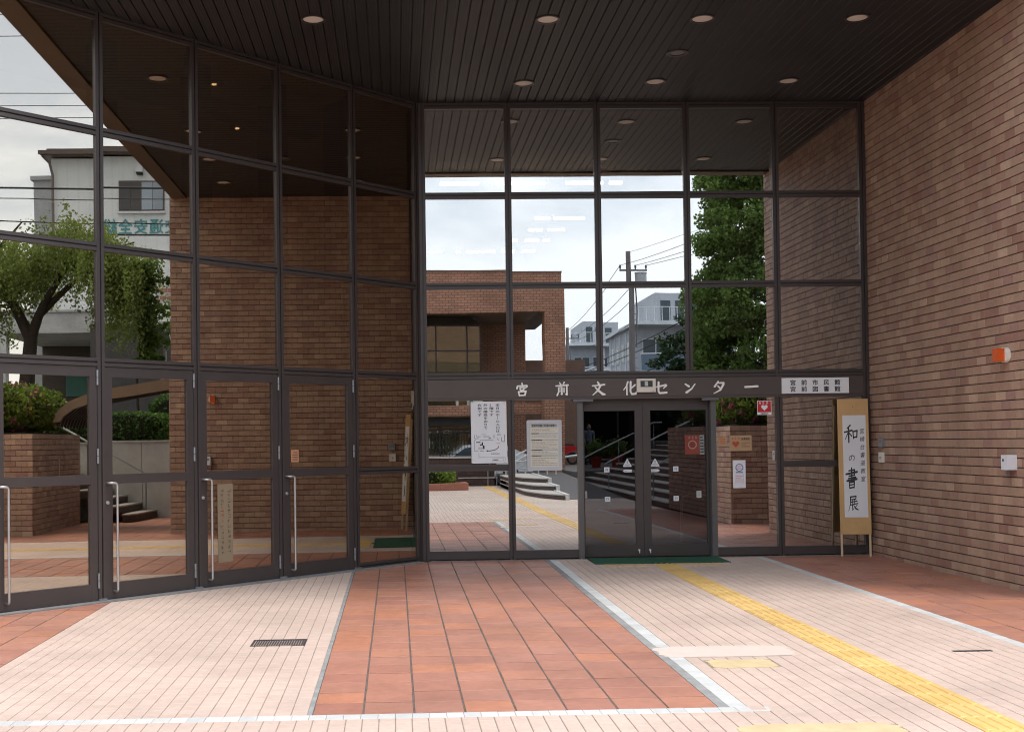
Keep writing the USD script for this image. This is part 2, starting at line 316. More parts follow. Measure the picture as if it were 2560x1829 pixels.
GLYPHS = {
 '1': '7 21 23 22 23 71 11 73 10 80 11 82 17 83 26 87 35 87 36 86 36 22 50 21 51 11 8 10 7 11',
 'A': '-1 14 23 86 24 87 36 87 62 11 61 10 49 10 42 32 18 32 11 10 -1 10/30 69 22 44 38 44',
 'D': '8 86 9 87 34 87 43 85 52 80 60 71 64 58 64 36 58 23 47 14 34 10 9 10 8 11/21 22 31 21 42 25 47 31 51 38 51 56 49 63 44 71 35 75 21 75',
 'E': '8 86 9 87 53 87 54 86 54 76 21 75 21 56 48 56 49 45 21 44 21 22 54 22 55 21 54 10 9 10 8 11',
 'お': '67 74 71 82 74 82 96 68 97 65 93 59 90 58/9 23 9 31 14 38 31 49 31 64 11 64 10 74 11 76 30 75 31 94 42 94 42 76 59 80 62 79 62 69 42 65 41 53 56 56 72 54 84 47 89 36 87 25 83 18 77 13 65 8 52 8 48 17 49 19 66 21 75 27 77 36 73 42 68 44 56 45 42 42 42 16 41 12 36 8 28 7 19 11 12 16/21 25 24 21 31 20 30 36 21 29',
 'ご': '82 93 82 96 90 98 99 85 99 82 94 79 91 79/20 72 21 83 60 82 74 83 71 91 77 94 81 92 88 79 87 77 82 74 79 74 77 77 76 71 37 70/14 24 16 42 27 42 26 27 30 22 42 18 65 19 83 22 84 11 82 9 66 7 36 7 28 9 20 13 16 18',
 'す': '8 68 8 77 9 79 52 80 53 93 64 92 64 81 94 81 95 79 94 69 64 69 64 55 68 45 65 28 56 15 45 8 37 4 34 5 28 11 27 14 44 21 49 26 39 28 31 34 29 39 29 50 31 56 37 61 46 64 52 64 52 69 9 68/41 41 46 37 52 38 55 44 54 50 50 54 43 52 40 48',
 'て': '8 68 7 80 8 81 89 87 90 76 72 74 61 69 52 59 48 46 49 35 55 26 67 21 82 18 79 8 78 7 69 8 55 12 44 20 38 29 36 40 36 49 40 61 49 73',
 'で': '78 64 79 68 85 70 92 59 94 53 86 50/8 68 6 79 8 80 89 86 89 75 71 74 60 69 51 58 47 46 48 35 55 26 67 20 81 17 79 8 77 6 68 7 54 11 48 15 41 23 38 28 35 40 36 49 39 59 48 72/66 61 68 64 74 66 81 56 83 49 76 46',
 'の': '7 38 8 54 17 70 29 80 43 85 62 85 75 80 86 69 90 62 92 53 92 37 86 23 73 13 59 8 53 7 48 14 47 17 60 20 72 26 77 33 81 43 79 57 76 64 68 71 58 74 54 53 47 33 41 22 34 16 24 14 17 18 9 28/19 48 21 32 25 28 28 28 33 32 42 55 45 74 33 69 24 61',
 'は': '36 26 38 31 46 38 53 40 65 40 64 61 39 62 38 72 64 73 64 91 76 91 77 90 76 73 93 74 92 64 76 62 77 37 95 25 97 23 96 20 92 14 89 14 78 23 75 14 70 9 62 7 53 7 44 9 39 13 36 19/47 23 50 19 61 18 66 23 66 28 61 30 52 29 47 26/9 36 11 59 15 91 26 91 27 88 23 65 21 38 22 38 24 44 27 44 31 40 31 37 25 20 24 8 23 7 14 6 13 8',
 'へ': '4 38 4 41 15 51 34 75 39 77 44 77 52 72 74 46 97 24 97 22 90 14 88 14 42 64 38 61 14 30 12 30',
 'り': '19 41 20 66 24 93 36 92 33 74 42 83 51 88 65 86 70 83 76 76 81 61 80 39 74 24 61 13 45 6 36 5 31 13 31 15 54 23 64 32 68 41 69 52 67 65 62 74 57 77 53 77 47 74 41 69 33 53 31 33 21 33',
 'を': '8 41 8 42 19 54 29 70 11 71 10 81 11 82 33 81 37 94 47 93 48 92 47 82 70 84 75 84 76 83 75 74 42 71 37 61 41 62 51 62 60 54 86 66 90 57 90 55 88 54 61 43 61 24 60 23 50 24 50 37 44 34 38 26 39 20 47 17 64 17 82 19 83 19 82 8 47 6 36 8 29 13 26 19 26 26 28 32 36 41 49 49 47 52 40 52 30 49 17 35 14 36',
 'ホ': '68 48 69 52 74 55 77 55 93 32 95 26 87 21 84 21 76 37/9 64 10 76 45 75 46 92 57 92 58 75 92 75 91 64 58 64 57 14 54 8 50 7 32 8 30 16 31 19 39 18 46 19 46 64 11 63/6 26 6 28 18 41 26 55 29 55 36 51 27 34 16 21 13 21',
 'ル': '51 13 51 88 62 89 64 87 63 25 76 33 89 48 92 47 97 41 97 38 83 24 59 8 57 8/5 13 5 16 14 23 18 30 22 40 25 59 24 87 26 89 36 89 38 87 36 52 32 30 24 17 15 8',
 'ー': '8 45 8 56 9 57 91 58 92 56 92 46 91 44 9 44',
 '交': '3 9 4 12 25 18 42 27 33 38 27 53 14 44 12 44 5 51 7 54 21 63 29 73 6 73 5 84 45 84 40 96 50 99 58 84 94 84 95 83 94 73 71 73 95 52 96 49 88 43 86 44 76 54 60 67 60 69 65 73 36 73 41 71 41 68 28 55 36 56 43 43 50 35 58 44 64 56 74 54 74 51 69 41 59 27 76 18 97 13 97 10 92 3 79 5 67 9 51 19 31 8 12 2 8 2',
 '側': '71 10 72 12 84 13 84 96 93 97 95 96 95 9 91 3 74 2/68 26 68 86 68 87 77 87 78 26/0 54 1 57 11 70 23 97 31 96 32 92 62 92 64 90 64 28 62 26 58 26 66 12 66 9 58 4 48 23 50 26 45 26 47 24 46 19 32 3 29 3 25 7 23 2 14 2 13 3 13 52 7 46 4 46/42 64 41 55 53 55 53 64/42 82 41 73 53 74 53 82/53 45 41 46 41 36 53 36/24 11 30 15 36 25 31 28 30 86 24 74',
 '入': '3 9 3 12 15 19 26 31 32 40 39 55 43 71 28 87 33 96 39 92 51 80 59 69 78 33 89 21 98 14 94 3 91 3 80 11 68 26 52 55 41 30 24 11 12 3',
 '全': '1 58 1 60 16 68 32 80 42 91 48 99 50 99 57 96 57 91 65 83 78 72 99 60 99 57 94 50 90 51 84 55 83 55 82 51 56 50 56 39 81 39 82 38 82 29 56 28 56 15 94 15 95 14 95 6 94 4 7 4 6 6 6 14 7 15 44 15 44 28 19 28 18 37 20 39 44 39 44 50 19 51 18 55 9 51 6 51/36 68 28 61 73 62 59 73 50 83',
 '内': '8 81 44 81 45 98 56 97 56 81 91 81 91 7 84 3 66 2 63 11 63 13 81 13 81 28 76 24 73 24 50 48 44 38 32 26 27 23 24 23 19 27 19 3 19 2 9 2/56 70 54 59 81 33 81 70/19 33 22 33 29 38 37 46 42 58 44 70 19 70',
 '利': '64 9 65 13 82 13 82 95 83 96 92 96 93 96 93 10 90 4 81 2 68 2/58 85 59 86 67 86 69 84 69 29 67 27 58 28/1 24 14 41 21 56 4 57 3 67 24 68 24 81 6 78 3 87 25 91 47 97 53 91 53 89 35 83 35 68 54 67 54 58 35 57 35 53 54 37 54 34 49 28 47 28 35 39 35 3 26 2 24 4 24 37 8 16 5 17',
 '前': '3 74 4 82 26 83 19 94 26 98 29 98 32 94 40 83 62 83 71 98 73 99 82 96 82 93 76 83 96 82 97 81 96 72 4 72/64 10 64 13 79 13 79 67 89 68 89 8 86 4 81 3 67 3/59 65 67 66 69 64 69 21 59 21/10 66 50 66 50 9 47 4 42 3 29 3 26 12 39 13 39 24 21 24 21 3 10 3/21 56 21 50 39 50 38 56/39 40 21 41 21 34 38 34',
 '口': '11 86 12 88 89 87 89 5 78 5 77 13 23 13 21 4 12 4 11 6/22 25 77 25 77 76 23 76',
 '台': '8 61 9 64 12 65 21 73 39 97 42 99 49 96 51 92 29 66 70 68 58 80 60 84 67 87 86 67 94 57 94 54 86 49 79 57 11 53/16 47 83 48 84 3 73 3 72 7 28 8 26 2 17 2/28 37 28 19 72 19 72 37',
 '右': '1 29 1 31 19 48 30 67 30 68 6 68 4 70 4 78 6 79 35 79 40 98 51 96 47 79 96 79 96 69 94 68 43 68 36 54 37 52 87 52 89 51 88 3 78 3 76 7 37 8 36 2 26 2 25 35 9 22 7 22/36 19 77 19 77 41 37 41',
 '図': '7 92 9 94 93 93 93 3 83 3 81 9 19 9 17 3 9 2 7 3/18 30 25 31 40 38 28 53 23 65 21 73 30 75 38 58 50 45 58 54 51 49 36 67 44 72 52 64 59 54 69 76 79 74 79 71 73 56 60 38 76 31 82 31 82 82 53 82 64 71 64 69 59 64 56 64 41 78 42 82 18 82/82 23 80 21 82 21/50 31 30 21 70 21/19 22 18 21 19 21',
 '外': '59 3 59 97 70 98 71 68 73 67 91 52 98 44 98 42 90 36 73 53 71 54 71 3/2 10 3 12 14 19 24 29 30 38 16 50 11 45 9 45 3 49 2 52 13 70 19 85 21 97 31 97 32 94 30 83 48 83 54 81 52 64 46 45 36 26 21 9 9 2/21 59 35 49 39 59 41 72 26 72',
 '安': '5 49 6 59 33 59 41 74 40 76 19 76 19 64 17 63 8 63 8 86 43 86 39 95 47 98 51 98 57 86 92 86 92 63 81 63 81 76 44 75 52 73 52 70 47 59 95 58 95 48 76 48 69 35 63 28 87 16 92 13 93 10 86 3 84 3 76 8 54 19 39 10 13 2 6 10 7 12 30 18 41 24 18 33 18 36 26 48/35 39 36 38 52 32 59 41 62 48 40 48',
 '室': '4 6 5 15 44 16 44 25 13 26 14 35 44 36 44 43 18 41 15 50 25 56 32 63 16 63 15 67 6 68 5 69 5 88 6 89 43 89 42 96 51 99 57 89 94 89 95 88 94 68 86 67 84 63 71 63 86 49 88 44 81 39 79 39 74 46 56 44 56 36 87 35 87 25 56 25 56 16 96 15 96 4 5 4/17 79 17 73 83 73 84 74 83 79/37 53 56 54 64 55 59 59 60 63 48 63',
 '宮': '6 87 8 89 43 89 41 96 48 99 52 98 57 89 93 89 94 87 94 64 92 62 83 63 82 78 18 78 17 63 8 62 6 63/15 37 16 38 40 38 41 42 41 44 23 44 23 73 77 73 77 44 55 44 52 39 85 38 86 37 86 4 85 3 76 3 74 6 27 6 25 2 17 2 15 3/27 28 27 17 74 17 74 27/34 63 33 54 66 54 66 63',
 '崎': '4 81 6 82 12 82 14 81 14 27 16 26 18 27 18 97 27 97 28 28 30 28 31 80 32 82 40 81 41 67 42 66 53 70 61 78 60 79 43 79 42 81 43 89 63 89 65 98 74 98 74 89 94 89 95 88 94 79 74 79 93 67 94 64 92 61 97 61 98 59 98 52 92 50 92 11 91 6 85 3 69 2 65 9 66 12 81 13 80 51 41 51 41 15 39 13 32 13 30 17 5 15/68 69 59 61 82 61/41 61 42 61 42 63 41 63/46 46 47 47 74 47 75 21 74 19 56 19 55 14 47 14 46 15/56 29 65 29 65 37 56 37',
 '市': '3 74 3 82 4 84 44 84 39 96 46 99 51 98 58 84 96 84 97 82 96 73 56 72 56 63 87 62 88 61 88 22 87 18 81 14 63 14 60 21 61 25 77 25 77 51 56 51 56 4 54 2 45 2 44 3 44 51 25 51 24 15 24 14 14 14 13 62 43 63 44 72 4 72',
 '教': '1 41 3 44 11 48 11 57 21 57 24 60 3 61 2 62 3 71 19 72 19 77 6 78 6 86 8 87 19 88 19 97 21 98 30 97 30 88 43 87 47 96 56 94 57 92 56 89 48 71 55 72 62 98 72 96 70 79 97 79 98 78 97 69 91 68 87 49 80 30 87 20 99 11 99 9 92 2 90 2 84 6 73 19 61 8 50 1 43 9 44 12 57 19 66 30 59 52 54 45 47 48 34 37 35 35 54 37 55 28 35 25 34 7 31 4 25 2 14 2 11 9 12 12 23 12 23 23 4 22 2 31 4 32 23 34 24 41 31 47 27 47 10 34 8 34/67 69 71 48 73 44 78 59 79 68/37 57 44 57 47 56 49 60 39 61/31 77 30 71 34 71 38 77',
 '施': '1 8 9 24 13 54 13 71 3 71 3 81 22 82 17 94 18 96 26 98 31 91 33 82 45 82 47 77 51 84 55 98 65 96 63 84 96 84 97 82 97 74 96 73 76 73 77 62 86 67 94 64 93 33 92 28 86 24 77 25 75 19 67 19 66 44 60 42 60 13 86 13 87 15 88 23 91 24 98 21 97 11 94 4 89 2 58 3 53 4 49 12 49 37 44 36 43 38 41 12 37 4 33 3 19 3 16 13 10 2 8 2/83 52 76 50 76 34 82 34/54 66 60 64 60 54 66 57 66 73 58 73/43 59 42 46 43 46 49 49 49 58 46 57/25 71 24 61 41 61 39 65 44 71/16 13 28 13 30 15 32 50 23 50 21 30',
 '日': '16 90 17 91 85 91 84 4 75 3 73 5 73 9 27 9 26 3 16 4/27 21 73 21 73 45 27 45/27 80 27 56 73 57 73 80',
 '書': '4 73 4 79 5 81 44 81 43 82 15 83 14 91 43 91 44 98 54 98 55 91 83 91 85 81 96 81 96 72 85 71 84 62 83 60 55 60 55 58 89 57 89 49 56 49 55 47 96 46 96 38 84 37 84 3 74 2 73 5 28 5 27 2 17 2 16 35 17 37 4 38 4 46 44 47 43 49 11 49 11 57 43 58 43 60 14 60 13 61 13 67 14 69 43 69 44 71 5 71/28 17 29 14 73 14 73 16/28 26 73 26 73 28 28 28/55 69 73 69 73 71 55 71/56 82 55 81 73 81 73 82',
 '本': '2 25 2 27 9 31 22 45 33 64 33 66 6 66 4 67 4 76 6 77 44 77 44 97 55 98 56 77 94 77 96 76 95 66 66 65 71 55 79 43 89 34 98 27 98 25 92 18 89 18 80 26 78 21 56 21 56 3 45 2 44 21 22 21 21 25 19 26 12 19 8 18/56 32 74 32 63 48 56 59/26 32 44 32 44 61 36 46',
 '様': '5 22 1 31 11 47 16 63 15 66 4 66 3 75 4 76 17 76 18 98 27 98 28 97 29 76 37 76 38 84 39 86 49 86 45 94 53 98 56 96 61 86 73 86 79 98 89 96 85 86 95 86 96 84 96 77 95 76 72 76 72 73 92 72 94 71 94 63 72 62 72 59 97 58 97 57 97 49 91 48 96 43 96 41 83 28 90 20 99 15 93 6 84 11 72 24 72 8 66 3 53 2 49 9 50 12 61 13 61 21 36 8 32 14 32 17 50 27 40 41 35 36 33 36 29 43 28 43 28 3 26 2 19 2 18 3 17 37 8 21/72 46 77 36 87 48 72 48/29 61 35 52 36 58 60 58 61 62 41 63 41 71 43 72 61 73 61 75 40 76 39 66 28 66/47 47 56 38 58 31 61 30 61 48/38 48 40 44 44 48',
 '段': '38 9 39 12 50 15 60 21 53 33 49 42 45 43 45 53 41 56 41 59 47 65 51 72 52 93 53 94 82 94 84 93 84 65 96 66 97 58 95 56 79 56 76 57 73 62 73 83 64 84 60 64 52 53 86 52 89 51 91 48 87 38 77 21 86 16 97 12 98 11 97 9 91 2 78 7 68 13 57 6 44 1 41 3/59 42 63 35 68 29 74 35 77 42/1 27 3 29 10 31 10 88 39 99 46 92 46 90 22 82 21 74 42 74 44 65 42 63 22 63 21 54 42 53 43 43 22 42 21 32 44 35 46 26 42 24 21 21 21 4 11 3 10 4 10 19 3 19',
 '民': '5 10 10 18 10 92 84 93 85 92 85 61 84 60 56 60 56 55 58 48 92 47 91 38 61 37 68 23 77 15 82 15 84 29 94 25 93 15 90 7 84 3 77 3 68 7 56 19 48 38 21 37 21 18 24 18 47 24 49 16 48 13 25 7 11 1 9 3/22 82 22 71 73 71 73 82/22 60 22 48 46 48 44 60',
 '用': '1 8 9 20 12 34 14 91 89 91 91 90 91 11 87 4 79 3 64 3 61 10 62 13 79 13 79 33 56 33 56 4 54 3 45 4 45 32 44 33 23 33 19 16 11 3 8 1/56 44 79 44 79 57 57 57/56 68 79 68 79 80 57 80/24 44 45 44 45 57 25 57/25 68 44 68 45 80 25 80',
 '皆': '10 58 15 64 16 98 26 97 27 86 50 86 49 76 26 76 27 65 46 69 52 68 52 97 53 98 63 97 64 83 87 91 92 85 92 83 83 78 63 72 63 63 85 63 87 72 89 72 97 69 96 61 94 55 87 52 61 52 55 54 52 49 84 48 85 47 85 3 84 2 74 2 73 6 29 6 27 2 18 2 17 47 39 48 42 56 14 51/28 32 73 32 73 38 29 38/73 16 73 22 28 21 29 16/49 58 53 57 52 61 51 59',
 '総': '71 92 71 94 74 96 81 96 88 84 99 72 93 64 91 64 83 73/5 57 2 66 6 70 14 82 21 98 29 96 31 93 19 72 19 69 24 71 31 82 40 79 39 75 40 74 50 86 55 97 63 96 64 94 63 89 51 70 45 64 36 69 29 60 36 59 40 48 42 36 36 33 39 22 41 21 44 34 52 33 54 37 63 37 55 43 56 47 46 46 43 55 50 61 63 82 66 84 72 81 74 78 61 58 75 59 70 68 76 72 79 72 81 70 92 52 94 47 86 42 81 49 69 49 66 47 79 37 80 35 78 33 84 36 87 35 95 21 97 11 89 8 85 14 84 8 80 3 60 3 56 4 53 8 52 21 46 7 43 6 37 9 38 14 32 14 27 29 28 8 19 8 17 28 11 4 8 4 2 6 6 32 8 34 5 34 3 44 7 46 16 58/64 12 75 12 76 22 82 21 78 31 78 32 74 29 72 29 67 34 63 36/8 34 17 32 23 34 26 33 32 36 32 38/21 48 29 48 27 56 26 55',
 '置': '4 6 4 13 5 14 17 15 17 55 18 56 40 56 41 57 41 59 6 59 5 67 42 68 43 69 43 71 11 71 10 94 91 94 91 71 55 71 54 69 94 68 94 61 93 59 53 59 52 57 82 56 83 15 96 14 96 6 5 5/80 84 67 85 67 80 80 80/28 26 71 25 71 27 29 28/29 17 29 14 71 15 71 17/29 38 29 36 71 36 71 38/29 48 29 46 71 46 71 48/44 80 56 80 56 85 44 85/33 84 21 85 21 80 33 80',
 '設': '7 40 8 41 39 41 41 40 41 14 57 20 57 22 53 28 43 43 41 43 40 45 8 45 7 53 8 54 41 54 38 58 8 58 7 59 7 67 9 68 39 68 42 64 46 68 49 74 50 94 83 94 84 68 95 68 96 58 79 58 76 59 73 64 73 84 60 84 60 74 57 66 53 59 47 54 87 54 92 52 92 49 86 34 76 21 87 16 98 12 98 9 92 2 79 6 67 14 56 7 43 2 40 3 37 8 18 8 16 3 8 3 7 4/56 42 64 31 67 29 73 35 78 43 57 43/18 19 30 18 30 31 18 31/3 81 20 81 14 93 14 95 22 99 31 84 30 81 44 81 44 72 4 71',
 '通': '2 10 2 12 10 20 16 24 16 49 3 49 3 60 27 59 28 24 34 20 34 72 55 73 43 79 47 85 34 86 34 93 36 94 87 95 94 90 89 84 76 75 80 73 93 72 94 71 94 25 92 21 88 18 74 17 71 26 72 27 82 27 82 33 69 34 69 18 59 18 58 19 58 34 45 34 45 18 42 16 50 14 97 16 99 13 96 5 43 5 32 9 22 16 13 8 10 3 8 3/69 49 70 43 82 43 82 48/69 59 82 58 82 63 69 63/55 85 64 80 72 84/45 59 58 58 58 63 45 63/46 44 58 43 58 48 45 49/4 88 10 94 13 94 28 80 31 77 31 74 25 69 23 69',
 '道': '3 10 3 12 7 17 17 24 17 51 4 51 3 53 4 62 28 61 28 23 37 18 49 15 98 16 96 7 92 5 45 5 34 8 23 14 19 13 11 4 8 3/38 19 36 21 36 68 38 70 53 70 55 75 29 76 22 70 19 70 4 89 10 94 13 94 29 77 30 85 44 85 39 94 47 99 52 95 57 85 67 85 75 98 84 96 85 93 80 85 96 85 97 83 96 76 67 75 66 70 88 69 88 19/48 29 76 28 77 33 48 33/48 42 76 42 77 46 48 47/48 56 76 56 77 60 48 61',
 '階': '6 93 33 94 38 91 39 97 49 97 50 84 65 84 65 96 75 97 76 82 90 90 97 85 97 83 96 81 76 70 77 61 87 61 89 71 97 68 97 59 94 53 91 51 70 51 68 48 91 46 91 3 81 2 80 6 51 6 50 2 40 2 39 46 41 47 56 47 58 53 55 54 38 49 34 59 38 63 38 88 29 65 36 49 37 37 36 32 31 27 27 26 19 26 16 31 16 3 8 2 6 3/51 16 80 16 80 21 51 22/51 32 80 31 80 36 51 37/49 64 65 66 65 74 50 74/17 83 16 36 23 36 26 38 27 44 22 56 18 61 18 64 24 83',
 '館': '1 74 1 76 16 88 23 99 30 97 31 96 31 92 43 82 45 86 65 86 63 95 69 99 72 97 77 86 94 86 95 85 95 68 88 66 87 43 86 42 60 41 60 38 91 37 91 3 83 3 81 7 61 7 59 2 51 3 50 66 44 67 43 70 42 69 42 33 42 32 36 32 36 30 42 17 44 10 36 6 33 14 31 14 8 3 4 12 8 17 8 66 4 67/54 72 85 71 85 76 54 76/60 17 81 17 81 27 60 27/60 52 77 52 77 61 60 61/21 79 27 79 32 69 40 69 27 82 25 83/19 46 19 41 32 42 32 46/19 59 19 56 32 56 32 59/19 20 29 23 26 28 27 32 19 32/12 69 20 69 19 75 18 76',
}

# ------------------------------------------------------------------ lettering
def glyph(ch):
    """A printed character as a polygon in a 0..1 box."""
    shape = Polygon()
    for ring in GLYPHS[ch].split('/'):
        a = np.array(ring.split(), float).reshape(-1, 2) / 100.0
        shape = shape.symmetric_difference(Polygon(a).buffer(0))
    return shape

BRUSH = {
 '宮': '50 4 5 52 16 6|18 26 6 14 42 7|20 26 5 84 22 6 86 28 7 74 42 3|36 36 5 38 56 5|36 38 5 66 35 5 62 54 5|38 55 4.5 63 53 4.5|50 56 4 44 66 4|24 66 5 32 94 6|26 68 5 78 63 6 70 90 6|33 93 5 72 91 5.5',
 '前': '32 4 4 40 16 6|66 2 6 58 16 4|6 28 5 94 22 6|24 40 5 25 70 5 14 95 6|26 40 4 48 37 5 48 88 5.5 40 86 3|28 54 3.5 46 53 3.5|28 68 3.5 46 67 3.5|64 42 4.5 64 72 5|84 32 6 84 92 6.5 72 86 3',
 '文': '44 2 5 52 16 7|6 30 5 52 26 5 92 22 7|64 30 7 46 62 6 8 96 3|26 40 5 50 66 7 80 90 9 96 92 5',
 '化': '36 4 6 26 34 5 4 62 3|28 36 5 28 96 6|88 26 6 56 54 4|56 4 7 54 74 6 64 92 7 92 90 7 96 76 3',
 'セ': '4 46 5 86 28 8 90 32 7 70 54 4|34 6 7 32 74 7 42 90 7 90 86 8',
 'ン': '12 20 6 40 40 9|90 20 4 64 58 6 22 90 10',
 'タ': '42 6 5 14 44 8|40 18 5 84 18 7 82 30 8 58 70 7 6 96 3|38 40 5 56 58 6',
 'ー': '6 50 8 94 46 8',
 '和': '46 2 5 24 16 3|4 36 4 58 30 5|34 14 5 34 92 5|32 38 4 8 76 2|36 40 3 54 60 4|64 34 4 68 74 4|64 38 4 94 34 5 90 70 4|68 69 4 90 67 4',
 'の': '54 22 4 46 60 4 26 72 4 14 54 4 28 30 4 60 20 4 84 34 4.5 86 58 4 66 80 2.5',
 '書': '26 12 4 76 10 5 74 34 4|2 27 5 98 22 6|26 38 4 76 36 4|20 50 4 84 47 5|8 61 5 94 57 6|50 0 5 50 60 5|28 68 4 30 98 4|28 70 4 72 68 5 70 98 4|30 83 3.5 70 82 3.5|30 97 4 70 96 4',
 '展': '22 6 5 80 4 5 76 22 4|24 24 4 78 22 4|24 6 5 22 50 4 2 96 2|28 40 4 90 36 4|44 28 3.5 44 54 3.5|64 26 3.5 64 52 3.5|20 58 4 96 52 4|42 60 4.5 42 92 4 58 80 2|88 62 4 66 76 2|54 62 3 74 84 6 98 94 4',
}

def brush(ch):
    """A brushed character: tapering strokes, in a 0..1 box."""
    parts = []
    for s in BRUSH[ch].split('|'):
        a = np.array(s.split(), float).reshape(-1, 3)
        for p, q in zip(a[:-1], a[1:]):
            parts.append(shapely.unary_union([shapely.Point(p[0], 100 - p[1]).buffer(p[2], 4), shapely.Point(q[0], 100 - q[1]).buffer(q[2], 4)]).convex_hull)
    return affinity.scale(shapely.unary_union(parts).simplify(0.6), 0.01, 0.01, origin=(0, 0))

def put(shape, u, z, w, h=None, shear=0.0):
    """Places a 0..1 shape with its lower left corner at (u, z)."""
    return affinity.translate(affinity.scale(affinity.skew(shape, shear) if shear else shape, w, h or w, origin=(0, 0)), u, z)

def text_row(s, u, z, size, pitch=None, narrow=1.0):
    pitch = pitch or size
    return shapely.unary_union([put(glyph(c), u + i * pitch, z, size * narrow, size) for i, c in enumerate(s) if c in GLYPHS])

def text_col(s, u, ztop, size, pitch=None):
    pitch = pitch or size
    return shapely.unary_union([put(glyph(c), u, ztop - size - i * pitch, size) if c != 'ー' else
                                put(affinity.rotate(glyph(c), 90, origin=(0.5, 0.5)), u, ztop - size - i * pitch, size) for i, c in enumerate(s) if c in GLYPHS])

def print_lines(u0, u1, z0, z1, n, seed, thick=0.42):
    """Rows of print too small to read."""
    r = random.Random(seed)
    out = []
    for i in range(n):
        z = z1 - (i + 0.5) * (z1 - z0) / n
        h = (z1 - z0) / n * thick / 2
        u = u0
        end = u1 - (r.random() * 0.5 * (u1 - u0) if r.random() < 0.35 else 0)
        while u < end:
            w = min((u1 - u0) * r.uniform(0.04, 0.16), end - u)
            out.append(sbox(u, z - h, u + w, z + h))
            u += w + (u1 - u0) * r.uniform(0.012, 0.03)
    return shapely.unary_union(out)

# ------------------------------------------------------------------ ground and paving
W = 1.17                                   # bay of the glass facade
ROWS = [5.889, 4.726, 3.552, 2.385]        # horizontal joints of the glass facade
CEIL = 5.935
EDGE = -4.12                               # front edge of the canopy
XW = 5.875                                 # face of the brick wall

ASPHALT = mat('asphalt', (0.055, 0.054, 0.056), 0.9, 0, 0.2, 30, 0.4, 120)
g = MB(); g.box(-400, 400, -400, 400, -0.4, GROUND - 0.03)
part('/World', 'ground', g, ASPHALT, kind='structure')

GROUT_L = mat('pale_grout', (0.30, 0.24, 0.21), 0.95, 0, 0.2, 20)
GROUT_D = mat('dark_grout', (0.125, 0.098, 0.085), 0.95, 0, 0.3, 12)
LIGHT_STOPS = [(0.0, (0.584, 0.442, 0.370)), (0.3, (0.599, 0.454, 0.381)), (0.6, (0.609, 0.462, 0.387)), (0.85, (0.594, 0.456, 0.385)), (1.0, (0.624, 0.472, 0.395))]
RED_STOPS = [(0.0, (0.395, 0.175, 0.125)), (0.25, (0.425, 0.19, 0.132)), (0.5, (0.44, 0.20, 0.14)), (0.75, (0.42, 0.195, 0.14)), (0.92, (0.46, 0.205, 0.135)), (1.0, (0.485, 0.205, 0.125))]
LIGHT_FIELD = island_mat('light_tile_field', LIGHT_STOPS, 0.55, 30, 0.07, 0.10, 120, stain=0.17)
RED_FIELD = island_mat('red_tile_field', RED_STOPS, 0.5, 14, 0.10, 0.15, 90, stain=0.22)
LIGHT_TONES = [mat(f'light_tile_tone_{i}', c, 0.55, 0, 0.07, 30, 0.10, 120, stain=0.17) for i, (_, c) in enumerate(LIGHT_STOPS)]
RED_TONES = [mat(f'red_tile_tone_{i}', c, 0.5, 0, 0.10, 14, 0.15, 90, stain=0.22) for i, (_, c) in enumerate(RED_STOPS)]
WHITE_TONES = [mat(f'white_tile_tone_{i}', c, 0.5, 0, 0.06, 20, 0.1, 90, stain=0.12) for i, c in enumerate([(0.58, 0.57, 0.55), (0.63, 0.62, 0.60), (0.55, 0.55, 0.54)])]
YELLOW_TONES = [mat(f'yellow_tile_tone_{i}', c, 0.6, 0, 0.10, 12, 0.1, 90, stain=0.15) for i, c in enumerate([(0.70, 0.455, 0.155), (0.73, 0.485, 0.18), (0.67, 0.43, 0.15)])]

def tile_mesh(x0, x1, y0, y1, z0, z1, c, skew=0.0):
    """A paving tile with worn, chamfered edges: open below."""
    v = []
    for (i, z) in ((0, z0), (0, z1 - c), (c, z1)):
        v += [(x0 + i, y0 + i, z), (x1 - i, y0 + i, z), (x1 - i, y1 - i, z + skew), (x0 + i, y1 - i, z + skew)]
    q = []
    for k in (0, 4):
        for j in range(4):
            q.append([k + j, k + (j + 1) % 4, k + 4 + (j + 1) % 4, k + 4 + j])
    q.append([8, 9, 10, 11])
    return np.array(v), np.array(q)

LEFT_LINE = Polygon([(-9, -9), (0.3, 0.3), (9, 0.3), (9, -40), (-9, -40)])   # outside the left facade

